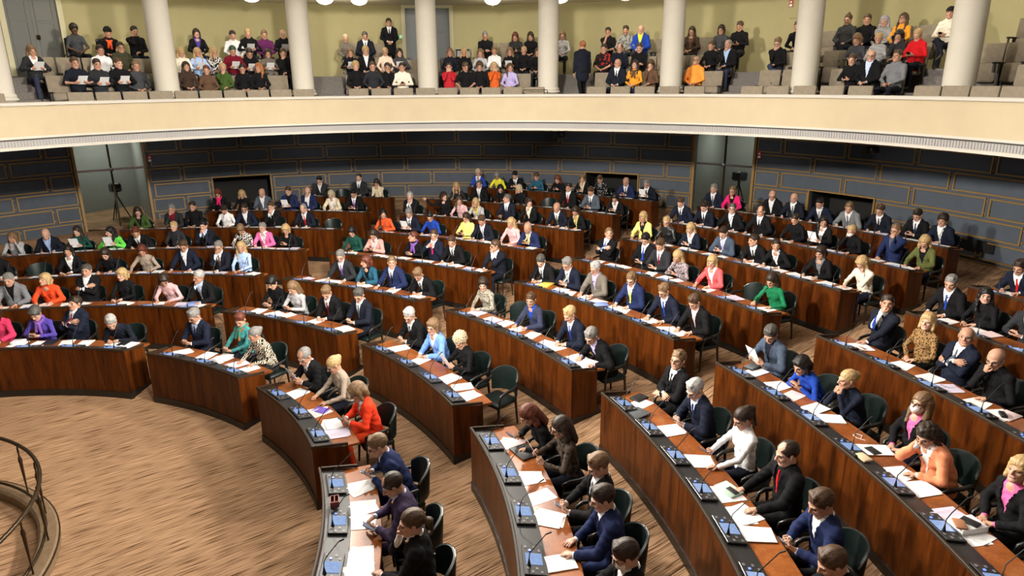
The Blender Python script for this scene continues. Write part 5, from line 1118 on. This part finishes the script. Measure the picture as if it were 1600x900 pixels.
def make_person(loc, rz, sx, hair, hc, of, pose, hy, hp, lean, fl, tier, seed, label, group, legs='sit', grp=True, tall=1.0, dz=.80):
    F = fl.split(',') if fl else []; t, c = of.split(':'); c = c.split(',')
    neck = {'s': 'collar', 'j': 'collar' if sx == 'm' else 'scoop', 't': c[-1]}[t]; fat = 1.13 if 'fat' in F else 1.0; tw = 0
    for f_ in F:
        if f_.startswith('tw'): tw = float(f_[2:])
    if 'lx' in F: legs = 'cross'
    side = 0; slv = .5 if 'ss' in F else 1.
    if tier != 'n': hy = round(hy / 10) * 10; hp = round(hp / 8) * 8; lean = round(lean / 4) * 4; seed = seed % 2
    key = (sx, pose, lean, tw, hp, hy, neck, fat, legs, slv, tier, seed, dz)
    if key not in BODYC:
        pr, J, sk, info = person_prims(sx, pose, lean, side, tw, hp, hy, 0, legs, neck, fat, 0, seed, slv, dz)
        P, Q, L = build_body(pr, sk, tier, legs=legs); me = mkmesh('body', P, Q, [None] * 8, L, True); BODYC[key] = [me, pr, J, sk, info, {}]; NM['body'] += len(P)
    me, pr, J, sk, info, ex = BODYC[key]
    root = empty('person', loc, rz); tag(root, label, 'person', group); root.scale = (tall,) * 3
    o = mobj('body', me, root); top = fabric(c[1] if t in 'sj' else c[0]); si = 3 if 'dk' in F else seed_i(loc) % 3
    tro = fabric(c[0] if t == 's' and c[0] in CO else ('vermilion' if 'legsvermilion' in F else ['black', 'midnight', 'dusk', 'charcoal'][seed_i(loc) % 4]))
    for i, m in enumerate((skin_mat(si), top, tro, plain('shoes_black', (.012, .011, .010), .3), plain('lips_%d' % (si == 3), (.48, .19, .16) if si < 3 else (.12, .04, .03), .45), plain('eyes_dark', (.045, .032, .028), .25), hair_mat(hc), top)): setm(o, i, m)
    if t in 'sj':
        if t not in ex:
            P, Q = jacket_mesh(J + (lapel_prims(J, sk) if tier != 'f' or t == 's' else []), sk, tier, 1.0 if (t == 's' or sx == 'm') else 1.25, .0 if t == 's' else -.02); ex[t] = mkmesh('jacket', P, Q, [None], None, True); NM['body'] += len(P)
        setm(mobj('jacket', ex[t], root), 0, fabric(c[0]))
    if t == 's':
        if 'tie' not in ex: ex['tie'] = tie_mesh(pr, sk)
        setm(mobj('tie', ex['tie'], root), 0, fabric(c[2]))
    HM4 = Matrix.Translation(sk['H'].tolist()) @ Matrix(sk['HM'].tolist()).to_4x4() @ Matrix.Scale(sk['k'] * 1.16, 4)
    def on_head(name, mesh_, mat):
        h = mobj(name, mesh_, root); h.matrix_local = HM4; setm(h, 0, mat); return h
    if hair == 'beanie' or hair == 'cap': on_head('hat', hair_mesh(hair, tier), fabric('black')); on_head('hair', hair_mesh('crop', tier), hair_mat(hc))
    else: on_head('hair', hair_mesh(hair, tier), hair_mat(hc))
    if 'g' in F: on_head('glasses', glasses_mesh(), BLACKTRIM)
    if 'b' in F: on_head('beard', hair_mesh('beard', tier), hair_mat('gry' if hc in ('gry', 'wht') else 'dbr' if hc in ('gry',) else hc if hair != 'bald' else 'dbr'))
    if 'm' in F: on_head('face_mask', hair_mesh('mask', tier), PAPER)
    for f_ in F:
        if f_.startswith('sc:'):
            if 'sc' not in ex: ex['sc'] = scarf_mesh(sk, tier)
            setm(mobj('scarf', ex['sc'], root), 0, fabric(f_[3:]))
    NM['n'] += 1
    # held things stay top-level
    R = Matrix.Rotation(rz, 4, 'Z'); mw = Matrix.Translation(loc) @ R @ Matrix.Scale(tall, 4)
    def held(name, me_, lab, cat, p, rot):
        h = mobj(name, me_); h.matrix_world = mw @ Matrix.Translation(p) @ rot; tag(h, uniq(lab), cat); return h
    who = label.replace('person in ', '').split(',')[0]; tail = ','.join(label.split(',')[-2:]).strip()
    if pose in ('phone', 'lapphone', 'phone1', 'point'):
        W = [i[0] for i in info]; mid = (W[0] + W[1]) / 2 if pose in ('phone', 'lapphone') else (W[0] if pose == 'phone1' else W[1]); p = mid + V(0, .085, .035) + (V(-.03, .02, 0) if pose == 'phone1' else 0)
        held('phone', PHM, ('black phone held by person %s' % tail), 'phone', p.tolist(), Matrix.Rotation(math.radians(38), 4, 'X'))
    if pose in ('paper', 'lappaper'):
        W = [i[0] for i in info]; p = (W[0] + W[1]) / 2 + V(0, .09, .11 if pose == 'paper' else .07)
        held('held_paper', SHEETS[4], 'white paper held up by person %s' % tail, 'paper', p.tolist(), Matrix.Rotation(math.radians(62 if pose == 'paper' else 42), 4, 'X'))
    return root
def seed_i(loc): return int(abs(loc[0] * 37.7 + loc[1] * 91.3) * 10)
m = MB(); m.box((0, 0, 0), (.038, .075, .0045), bev=.003); m.box((0, 0, .0048), (.034, .068, .0006), mi=1); PHM = m.mesh('phone', [PHONE, PHONESCR])
# paper: slightly curled sheets and piles
SHEETS = []
def sheet(n, th, curl, spread, rs, w=.105, h=.1485):
    m = MB(); r = random.Random(rs); z = 0
    for i in range(n):
        dx, dy, a = r.uniform(-spread, spread), r.uniform(-spread, spread), r.uniform(-.25, .25) * (spread > .001); vs = []; ca, sa_ = math.cos(a), math.sin(a); nx = 6
        for zz in (0, 1):
            for q in range(nx + 1):
                for e in (-1, 1):
                    x = -w + 2 * w * q / nx; y = e * h; c = curl * ((q / nx) ** 3) * (1 if e > 0 else .4) * (i == n - 1); vs.append((dx + ca * x - sa_ * y, dy + sa_ * x + ca * y, z + zz * th + c))
        K = 2 * (nx + 1); fs = []
        for q in range(nx):
            b = 2 * q; fs += [(b, b + 1, b + 3, b + 2), (K + b, K + b + 2, K + b + 3, K + b + 1), (b, b + 2, K + b + 2, K + b), (b + 1, K + b + 1, K + b + 3, b + 3)]
        fs += [(0, K, K + 1, 1), (2 * nx, 2 * nx + 1, K + 2 * nx + 1, K + 2 * nx)]; m.add(vs, fs); z += th
    return m.mesh('paper', [PAPER])
SHEETS = [sheet(1, .0015, .0, 0, 1), sheet(2, .002, .012, .03, 2), sheet(3, .0025, .02, .045, 3), sheet(1, .012, .004, 0, 4), sheet(1, .0012, .0, 0, 5), sheet(2, .008, .01, .02, 6), sheet(1, .004, .02, 0, 8, .148, .105)]
CNT = {}
byd = {}
for o in DATA: byd.setdefault(o[0], []).append(o)
for g_, L_ in byd.items(): L_.sort(key=lambda o: -o[1])
def tier_of(g, px, py):
    if g[0] == 'g': return 'f'
    if py > 520: return 'n'
    if py > 395: return 'm'
    return 'f'
OCC = {}
for g_, L_ in byd.items():
    for n_, (g, th, r, lean, sx, hair, hc, of, pose, hy, hp, fl, px, py, fz, dz) in enumerate(L_):
        c = HC_ if g[0] == 'g' else DC; r += .26 if g == 'g2' and abs(th - 58.91) < 2.9 else .16 if g == 'g2' and any(abs(th - q_) < 2.9 for q_ in CA) else 0; x, y = pol(c, r, th); gal = g[0] == 'g'
        lab = plabel(g, ordw(n_ + 1), of, pose, fl)
        make_person((x, y, fz + dz), math.radians(th + 90), sx, hair, hc, of, pose, hy, hp, lean, fl, tier_of(g, px, py), int(px * 7 + py), lab, 'people in the gallery' if gal else 'people seated at the desks', 'sit', tall=1.0 if gal else 1.08, dz=.80 if gal else round((.762 - dz) / 1.08 + .034, 3))
        if not gal:
            chair(DC, r + .02, th, fz + dz * .5, random.uniform(-5, 5), uniq('green leather armchair under the %s person, %s desk, %s' % (ORD[n_ + 1], BW[g[0]], ROWW[int(g[1])])))
# standing and walking men
x, y = pol(HC_, 14.55, 99.4); make_person((x, y, 6.10), math.radians(99.4 + 90), 'm', 'short', 'dbr', 's:black,white,black', 'guard', 0, 8, 0, 'b', 'm', 3, uniq('person in black suit standing against the gallery back wall, hands clasped'), 'people in the gallery', 'stand')
x, y = pol(HC_, 11.95, 71.8); make_person((x, y, 5.20), math.radians(71.8 - 60), 'm', 'crop', 'red', 'j:midnight,black', 'hang', 10, 5, 3, '', 'm', 3, uniq('person in midnight-blue suit walking up the gallery steps, seen from behind'), 'people in the gallery', 'walk')
# empty chairs wherever the gaps between people leave room
for (b, k), root in DESK.items():
    R = Rk(k) + 1.0; a0, a1 = deskspan(k)[b]; ths = sorted([o[1] for o in byd.get('%s%d' % (b, k), [])], reverse=True)
    pad = math.degrees(.15 / R); pts = [a1 + pad] + ths + [a0 - pad]; nE = 0
    if b == 'A': pts = [min(a1, 112) + pad] + ths + [a0 - pad]
    for p, q in zip(pts, pts[1:]):
        gap = math.radians(p - q) * R; n = int((gap - .1) / .66) - 1 if gap > 1.05 else 0
        ends = (p > a1) + (q < a0)
        for i in range(n):
            t = p - (p - q) * (i + 1) / (n + 1)
            if not inframe(*pol(DC, R, t), Gz(k) + .8, 40): continue
            nE += 1; chair(DC, R + random.uniform(.0, .12), t, Gz(k) + .15, random.uniform(-16, 16), uniq('empty dark green leather armchair, %s of the empty ones, %s desk, %s' % (ORD[nE], BW[b], ROWW[k])))
# papers, one or two per place
SPC = {}
for (b, k), sa in SEATA.items():
    r_ = random.Random(k * 10 + ord(b))
    for i, a in enumerate(sa):
        if (b == 'A' and a > 112) or not inframe(*pol(DC, Rk(k) + .4, a), Gz(k) + .9, 10): continue
        z = Gz(k) + .9125; R = Rk(k)
        for j in range(2 if r_.random() < .75 else 1):
            aa = a + math.degrees((r_.uniform(-.10, .02) if j == 0 else r_.uniform(.20, .34)) / R) ; rr = R + r_.uniform(.44, .49)
            if aa > deskspan(k)[b][1] - math.degrees(.22 / R) or aa < deskspan(k)[b][0] + math.degrees(.22 / R): aa = a
            if j and abs(aa - a) < .1: continue
            q = r_.choice([0, 1, 2, 3, 5, 1, 2]) ; x, y = pol(DC, rr, aa); o = mobj('paper', SHEETS[q], None, (x, y, z + .001), (0, 0, math.radians(a + 90 + r_.uniform(-22, 22) + (90 if r_.random() < .25 else 0))))
            tag(o, uniq('%s white paper at place %s from left, %s desk, %s' % ('main' if j == 0 else 'second', ORD[i + 1], BW[b], ROWW[k])), 'paper', 'papers on the desks')
            o.scale = (1.15, 1.15, 1)
            if r_.random() < .16: setm(o, 0, PAPERS[r_.choice(['lilac', 'pink', 'lilac'])]); o['label'] = o['label'].replace('white', 'tinted')
# ================================================================= gallery seats
m = MB(); m.box((0, -.19, .71), (.281, .036, .29), rotm(.10, 0, 0), bev=.012); GS_B = m.mesh('backrest', [GSEAT], 50)
m = MB(); m.box((0, -.10, .40), (.24, .05, .20), rotm(.10, 0, 0), bev=.035); GS_F = m.mesh('folded_seat', [GSEAT], 50)
m = MB(); m.box((0, .05, .41), (.24, .21, .045), bev=.03); GS_D = m.mesh('seat', [GSEAT], 50)
m = MB(); m.box((0, -.01, .60), (.022, .17, .018), bev=.01); m.box((0, -.10, .30), (.014, .05, .30)); m.box((0, .1, .50), (.014, .02, .10)); GS_A = m.mesh('armrest', [GARM], 50)
def gseat(r, a, z, occ, label):
    x, y = pol(HC_, r, a); o = empty('gallery_seat', (x, y, z), math.radians(a + 90)); tag(o, label, 'seat', 'beige gallery seats'); mobj('backrest', GS_B, o); mobj('seat' if occ else 'folded_seat', GS_D if occ else GS_F, o)
    for s in (-1, 1): mobj('armrest', GS_A, o, (s * .272, 0, 0))
GRW = {1: 'front row behind the parapet', 2: 'lower row', 3: 'middle row', 4: 'top row'}
for row, (r, z) in enumerate(((11.09, 4.70), (12.25, 5.09), (13.10, 5.55), (13.95, 6.08)), 1):
    n = 0; st = math.degrees(.575 / r); occ = [o[1] for o in byd.get('g%d' % row, [])]
    ed = [152] + [v for ac, hw in AIS for v in (ac + hw, ac - hw)] + [12]
    for hi, lo in zip(ed[::2], ed[1::2]):
        if row == 4: hi -= 1.0; lo += 1.0
        if row == 4 and hi > 128: continue
        k_ = max(1, int((hi - lo) / st)); st2 = (hi - lo) / k_
        for i in range(k_):
            a = hi - st2 * (i + .5)
            if row == 4 and 86.3 < a < 101: continue
            if row == 1 or not (row == 2 and any(abs(a - c_) < 2.2 for c_ in CA)):
                n += 1; oc = any(abs(a - t) < st * .55 for t in occ); gseat(r, a, z - (.0 if row > 1 else 0), oc, uniq('beige upholstered seat, number %d from left in gallery %s' % (n, GRW[row])))
exec_extra = None
# ================================================================= single things
def onarc(k, r, a, z=.9125): return (*pol(DC, Rk(k) + r, a), Gz(k) + z)
def slab(name, col, hx, hy, hz, loc, rz, label, cat, bev=.003):
    m = MB(); m.box((0, 0, hz), (hx, hy, hz), bev=bev); o = m.obj(name, PAPERS[col], None, 50, loc, (0, 0, math.radians(rz))); tag(o, uniq(label), cat); return o
def px_items():
    for (name, col, hx, hy, hz, k, r, a, rz, label, cat, up) in ITEMS:
        slab(name, col, hx, hy, hz, onarc(k, r, a, .9125 + up), rz, label, cat)
px_items()
# small wooden box with two compartments on the first desk
bx = onarc(1, .14, BOXA, 1.0); root = empty('wooden_box', bx, math.radians(BOXA - 90)); tag(root, uniq('small red-brown wooden box with two compartments standing on front row console'), 'box')
m = MB(); m.box((0, 0, .006), (.075, .05, .006)); [m.box((s * .073, 0, .04), (.004, .05, .035)) for s in (-1, 1)]; [m.box((0, s * .048, .04), (.075, .004, .035)) for s in (-1, 0, 1)]; m.obj('tray', PAPERS['box'], root)
# handbag on an empty chair
def bag(loc, rz, label):
    m = MB(); m.box((0, 0, .14), (.17, .09, .13), bev=.05); b = empty('handbag', loc, rz); tag(b, uniq(label), 'bag'); m.obj('bag_body', BLACKTRIM, b, 50); m = MB(); m.tube([(-.10, 0, .26), (-.07, 0, .36), (.07, 0, .36), (.10, 0, .26)], .012); m.obj('handle', BLACKTRIM, b, 60)
bag(onarc(4, 1.0, 15.3, .64), .4, 'black handbag lying on chair beside person in royal-blue top'); bag(onarc(2, .95, 48.5, .15), 1.2, 'black briefcase standing on the aisle floor beside centre-right second desk')
# spectacles lying on a paper
g = mobj('glasses', glasses_mesh(), None, onarc(5, .50, 14.0, .93), (0, 0, 2.2)); setm(g, 0, BLACKTRIM); tag(g, uniq('folded spectacles lying on white paper before bald person, right desk, fifth row'), 'glasses')
m = MB(); m.tube([(0, 0, 0), (.05, .06, .002), (.0, .12, .002), (-.06, .09, .002), (-.05, .01, .002), (.03, -.06, .002)], .0035, 5); w_ = m.obj('earphones', PAPER, None, True, onarc(4, .52, 10.9, .917)); tag(w_, uniq('white earphone cable coiled on right desk, fourth row'), 'earphones')
# ================================================================= railing of the rostrum
RC = (-8.44, 6.42); root = empty('rostrum_railing', (RC[0], RC[1], 0)); tag(root, uniq('curved bronze railing with turned balusters round the speakers rostrum, bottom left'), 'railing')
def rsub(m): return sub(m, (RC[0], RC[1], 0))
m = MB(); m.tube([(*pol(RC, 2.66, a), .95) for a in range(-70, 130, 4)], .026, 8); rsub(m).obj('top_rail', BRASS, root, 60)
m = MB(); m.tube([(*pol(RC, 2.60, a), .22) for a in range(-70, 130, 4)], .020, 8); rsub(m).obj('lower_rail', BRASS, root, 60)
bm_ = MB(); bm_.lathe([(.008, .20), (.012, .26), (.010, .30), (.014, .40), (.024, .70), (.030, .735), (.022, .75), (.024, .77), (.012, .79), (.010, .84), (.016, .87), (.009, .95)], 10); BAL = bm_.mesh('baluster', [BRASS], 50)
for i, a in enumerate(BALA): x, y = pol((0, 0), 2.63, a); mobj('baluster', BAL, root, (x, y, 0)); m = MB(); m.lathe([(.014, .08), (.011, .21)], 8, (x, y, 0)); m.obj('foot', BRASS, root)
m = MB(); m.sweep(arc(RC, 0, -70, 130, 60), [(2.50, 0), (2.74, 0), (2.74, .13), (2.71, .15), (2.53, .15), (2.50, .13)]); rsub(m).obj('kerb', plaster('kerb_travertine', (.20, .135, .08), .5, .15, 12), root)
m = MB(); m.sweep(arc(RC, 0, -70, 130, 60), [(2.735, .118), (2.752, .118), (2.752, .135), (2.735, .135)]); rsub(m).obj('kerb_edge', BRASS, root)
# ================================================================= gallery fittings
for i, a in enumerate(LAMPA):
    x, y = pol(HC_, 13.4, a); root = empty('ceiling_lamp', (x, y, 8.35)); tag(root, uniq('round opal glass ceiling lamp over the gallery, number %d from left' % (i + 1)), 'lamp', 'gallery ceiling lamps')
    m = MB(); m.lathe([(.001, -.19), (.09, -.18), (.18, -.145), (.235, -.09), (.25, -.05)], 20); m.obj('lamp_shade', plain('lamp_opal', (.9, .85, .75), .4, emit=(1., .90, .68), es=7.), root, 60); m = MB(); m.lathe([(.255, -.05), (.275, -.035), (.255, 0), (.05, 0)], 20); m.obj('metal_ring', STEEL, root, 60); m = MB(); m.lathe([(.02, -.235), (.028, -.22), (.02, -.19)], 10); m.obj('finial', BRASS, root)
    l = bpy.data.lights.new('lamp_bulb', 'POINT'); l.energy = 22; l.shadow_soft_size = .16; l.color = (1., .93, .74); o = bpy.data.objects.new('lamp_bulb', l); COL.objects.link(o); o.location = (x, y, 8.0)
# dark shelf unit by the grey door
a = 90.0; p = pol(HC_, GB - .22, a); root = empty('shelf_unit', (*p, 6.10), math.radians(a - 90)); tag(root, uniq('dark brown open shelf unit standing by the grey gallery door'), 'shelf')
m = MB(); [m.box((s * .24, 0, .42), (.012, .15, .42)) for s in (-1, 1)]; m.box((0, .14, .42), (.24, .012, .42)); m.obj('carcass', DARKWOOD, root)
for z in (.02, .28, .56, .83): m = MB(); m.box((0, 0, z), (.25, .15, .012)); m.obj('shelf', DARKWOOD, root)
RED = plain('sign_red', (.45, .02, .02), .4); GRN = plain('sign_green', (.02, .30, .10), .4, emit=(.05, .6, .2), es=.6)
def wallthing(name, c, r, a, z, w, h, mat, label, cat, mat2=None):
    x, y = pol(c, r, a); root = empty(name, (x, y, z), math.radians(a - 90)); tag(root, uniq(label), cat); m = MB(); m.box((0, 0, 0), (w, .02, h), bev=.004); m.obj('box', mat, root)
    if mat2: m = MB(); m.box((0, -.022, -h * .55), (w * .7, .004, h * .3)); m.obj('plate', mat2, root); m = MB(); m.lathe([(.001, 0), (w * .5, 0), (w * .5, .01), (.001, .01)], 12); o = m.obj('button', PAPER, root, None, (0, -.02, h * .35), (PI / 2, 0, 0))
wallthing('fire_alarm', HC_, GB - .02, 49.9, 7.96, .05, .10, RED, 'red and white fire alarm call point on the olive gallery wall', 'alarm', PAPER)
wallthing('fire_alarm', WC, RW - .03, 125.3, 3.28, .06, .12, RED, 'red and white fire alarm beside the left glass door', 'alarm', PAPER)
wallthing('fire_alarm', WC, RW - .03, 44.5, 3.42, .06, .12, RED, 'red and white fire alarm beside the right glass door', 'alarm', PAPER)
wallthing('exit_sign', HC_, GB - .08, 98.0, 7.35, .06, .05, GRN, 'small green emergency exit sign by the grey gallery door', 'sign', PAPER)
wallthing('floor_vent', WC, RW - .03, 20.3, 1.66, .50, .15, BLACKV, 'dark ventilation grille low in the blue wall at the right', 'vent')
# arrow and two lines of metal lettering on the gallery wall
x, y = pol(HC_, GB - .01, 49.4); root = empty('wall_lettering', (x, y, 7.55), math.radians(49.4 - 90)); tag(root, uniq('small metal arrow with two lines of worn lettering on the olive gallery wall'), 'lettering')
LT = plain('letter_metal', (.16, .15, .08), .4, .5); m = MB(); m.box((0, -.006, 0), (.10, .004, .006)); m.add([(-.10, -.01, .02), (-.10, -.01, -.02), (-.14, -.01, 0)], [(0, 1, 2)]); m.obj('arrow', LT, root)
rl = random.Random(4)
for line, (nn, zz) in enumerate(((9, .06), (12, -.03))):
    m = MB()
    for i in range(nn):
        if i == 5 and line: continue
        xx = .30 + i * .042; m.box((xx - .010, -.006, zz), (.004, .004, .022)); m.box((xx + .004, -.006, zz + rl.choice([-.02, 0, .02])), (.010, .004, .004))
        if rl.random() < .6: m.box((xx + .012, -.006, zz), (.004, .004, .022))
    m.obj('lettering', LT, root)
# short handrail at the walking man's aisle, between gallery seats
root = empty('handrail', (*pol(HC_, 10.95, 79), 4.7)); tag(root, uniq('thin dark metal handrail at the top of the parapet before the fifth column'), 'handrail'); b = root.location[:]
m = MB(); m.tube([(*pol(HC_, 10.97, a_), z_) for a_, z_ in ((79.6, 5.45), (79.6, 5.61), (79.5, 5.62), (77.8, 5.62), (76.0, 5.62), (75.9, 5.61), (75.9, 5.45))], .011, 6); sub(m, b).obj('rail', BLACKTRIM, root, True)
# projectors hanging under the gallery
for i, (a_, r_) in enumerate(((70.0, 15.9), (30.2, 15.9))):
    x, y = pol(WC, r_, a_); root = empty('television_camera', (x, y, 4.5), math.radians(a_ + 90)); tag(root, uniq('black remote television camera hung under the gallery, %s' % ('above the middle of the hall' if i == 0 else 'at the right')), 'television camera')
    m = MB(); m.tube([(0, 0, 0), (0, 0, -.42)], .03); m.box((0, 0, -.40), (.16, .10, .02)); m.obj('bracket', BLACKTRIM, root); m = MB(); m.box((0, .0, -.58), (.13, .20, .11), bev=.04); m.tube([(0, .18, -.58), (0, .32, -.60)], [.07, .085], 14); m.obj('camera_head', BLACKTRIM, root, 50)
# wheelchairs in the top row
for i, o_ in enumerate([o for o in byd['g4'] if o[12] in (123.0, 176.0)]):
    x, y = pol(HC_, o_[2], o_[1]); root = empty('wheelchair', (x, y, o_[14]), math.radians(o_[1] + 90)); tag(root, uniq('black wheelchair in the gallery top row, %s one' % ('left' if i == 0 else 'second')), 'wheelchair')
    for s in (-1, 1): m = MB(); m.tube([(s * .30, .28 * math.cos(t), .30 + .28 * math.sin(t)) for t in [2 * PI * q / 20 for q in range(21)]], .014, 6); m.obj('wheel', BLACKTRIM, root, True)
    m = MB(); m.box((0, -.22, .74), (.22, .03, .28), bev=.02); m.obj('backrest', BLACKTRIM, root); m = MB(); m.box((0, .02, .43), (.23, .22, .04), bev=.02); m.obj('seat', BLACKTRIM, root)
# ================================================================= light
def area(name, loc, target, e, size, col=(1, .93, .82), sy=None, spread=180):
    l = bpy.data.lights.new(name, 'AREA'); l.energy = e; l.size = size; l.color = col; l.spread = math.radians(spread)
    if sy: l.shape = 'RECTANGLE'; l.size_y = sy
    o = bpy.data.objects.new(name, l); COL.objects.link(o); o.location = loc; d = Vector(target) - Vector(loc); o.rotation_euler = d.to_track_quat('-Z', 'Y').to_euler(); return o
area('skylight', (HC_[0], HC_[1], 12.6), (HC_[0], HC_[1], 0), E_SKY, 8.0, (1., .95, .87))
for i in range(10):
    a = 36 * i + 8; x, y = pol(HC_, 9.6, a); area('cornice_light', (x, y, 9.35), (HC_[0] - (x - HC_[0]) * 1.5, HC_[1] - (y - HC_[1]) * 1.5, 2.0), E_RING, .9, (1., .93, .82), None, SPR)
for i in range(18):
    x, y = pol(WC, 14.6, 20 * i + 5); area('soffit_fill', (x, y, 4.48), (x, y, 0), 16., .35, (1., .93, .85))  # added fill without fixtures, lifts the shaded wall under the gallery
w = bpy.data.worlds.new('world'); sc.world = w; w.use_nodes = True; w.node_tree.nodes['Background'].inputs[0].default_value = (.5, .45, .38, 1); w.node_tree.nodes['Background'].inputs[1].default_value = .0
# ================================================================= camera
cd = bpy.data.cameras.new('camera'); cam = bpy.data.objects.new('camera', cd); COL.objects.link(cam); sc.camera = cam
cd.sensor_width = 36; cd.lens = 1067.12 / 1600 * 36; cd.clip_start = .05; cd.clip_end = 200
cam.matrix_world = Matrix.Translation((0, 0, 5.85)) @ Matrix.Rotation(math.radians(90 - 16.796), 4, 'X') @ Matrix.Rotation(math.radians(ROLLD), 4, 'Z')
vs_ = sc.view_settings; vs_.view_transform = 'Standard'; vs_.look = 'None'; vs_.gamma = 1; vs_.use_curve_mapping = False; vs_.exposure = EXPO
sc.cycles.use_denoising = True; sc.cycles.max_bounces = 6; sc.cycles.diffuse_bounces = 3; sc.cycles.glossy_bounces = 3; sc.cycles.transmission_bounces = 4; sc.cycles.caustics_reflective = False; sc.cycles.caustics_refractive = False; sc.cycles.sample_clamp_indirect = 6
print('PEOPLE', NM, 'bodies', len(BODYC), 'objects', len(bpy.data.objects))
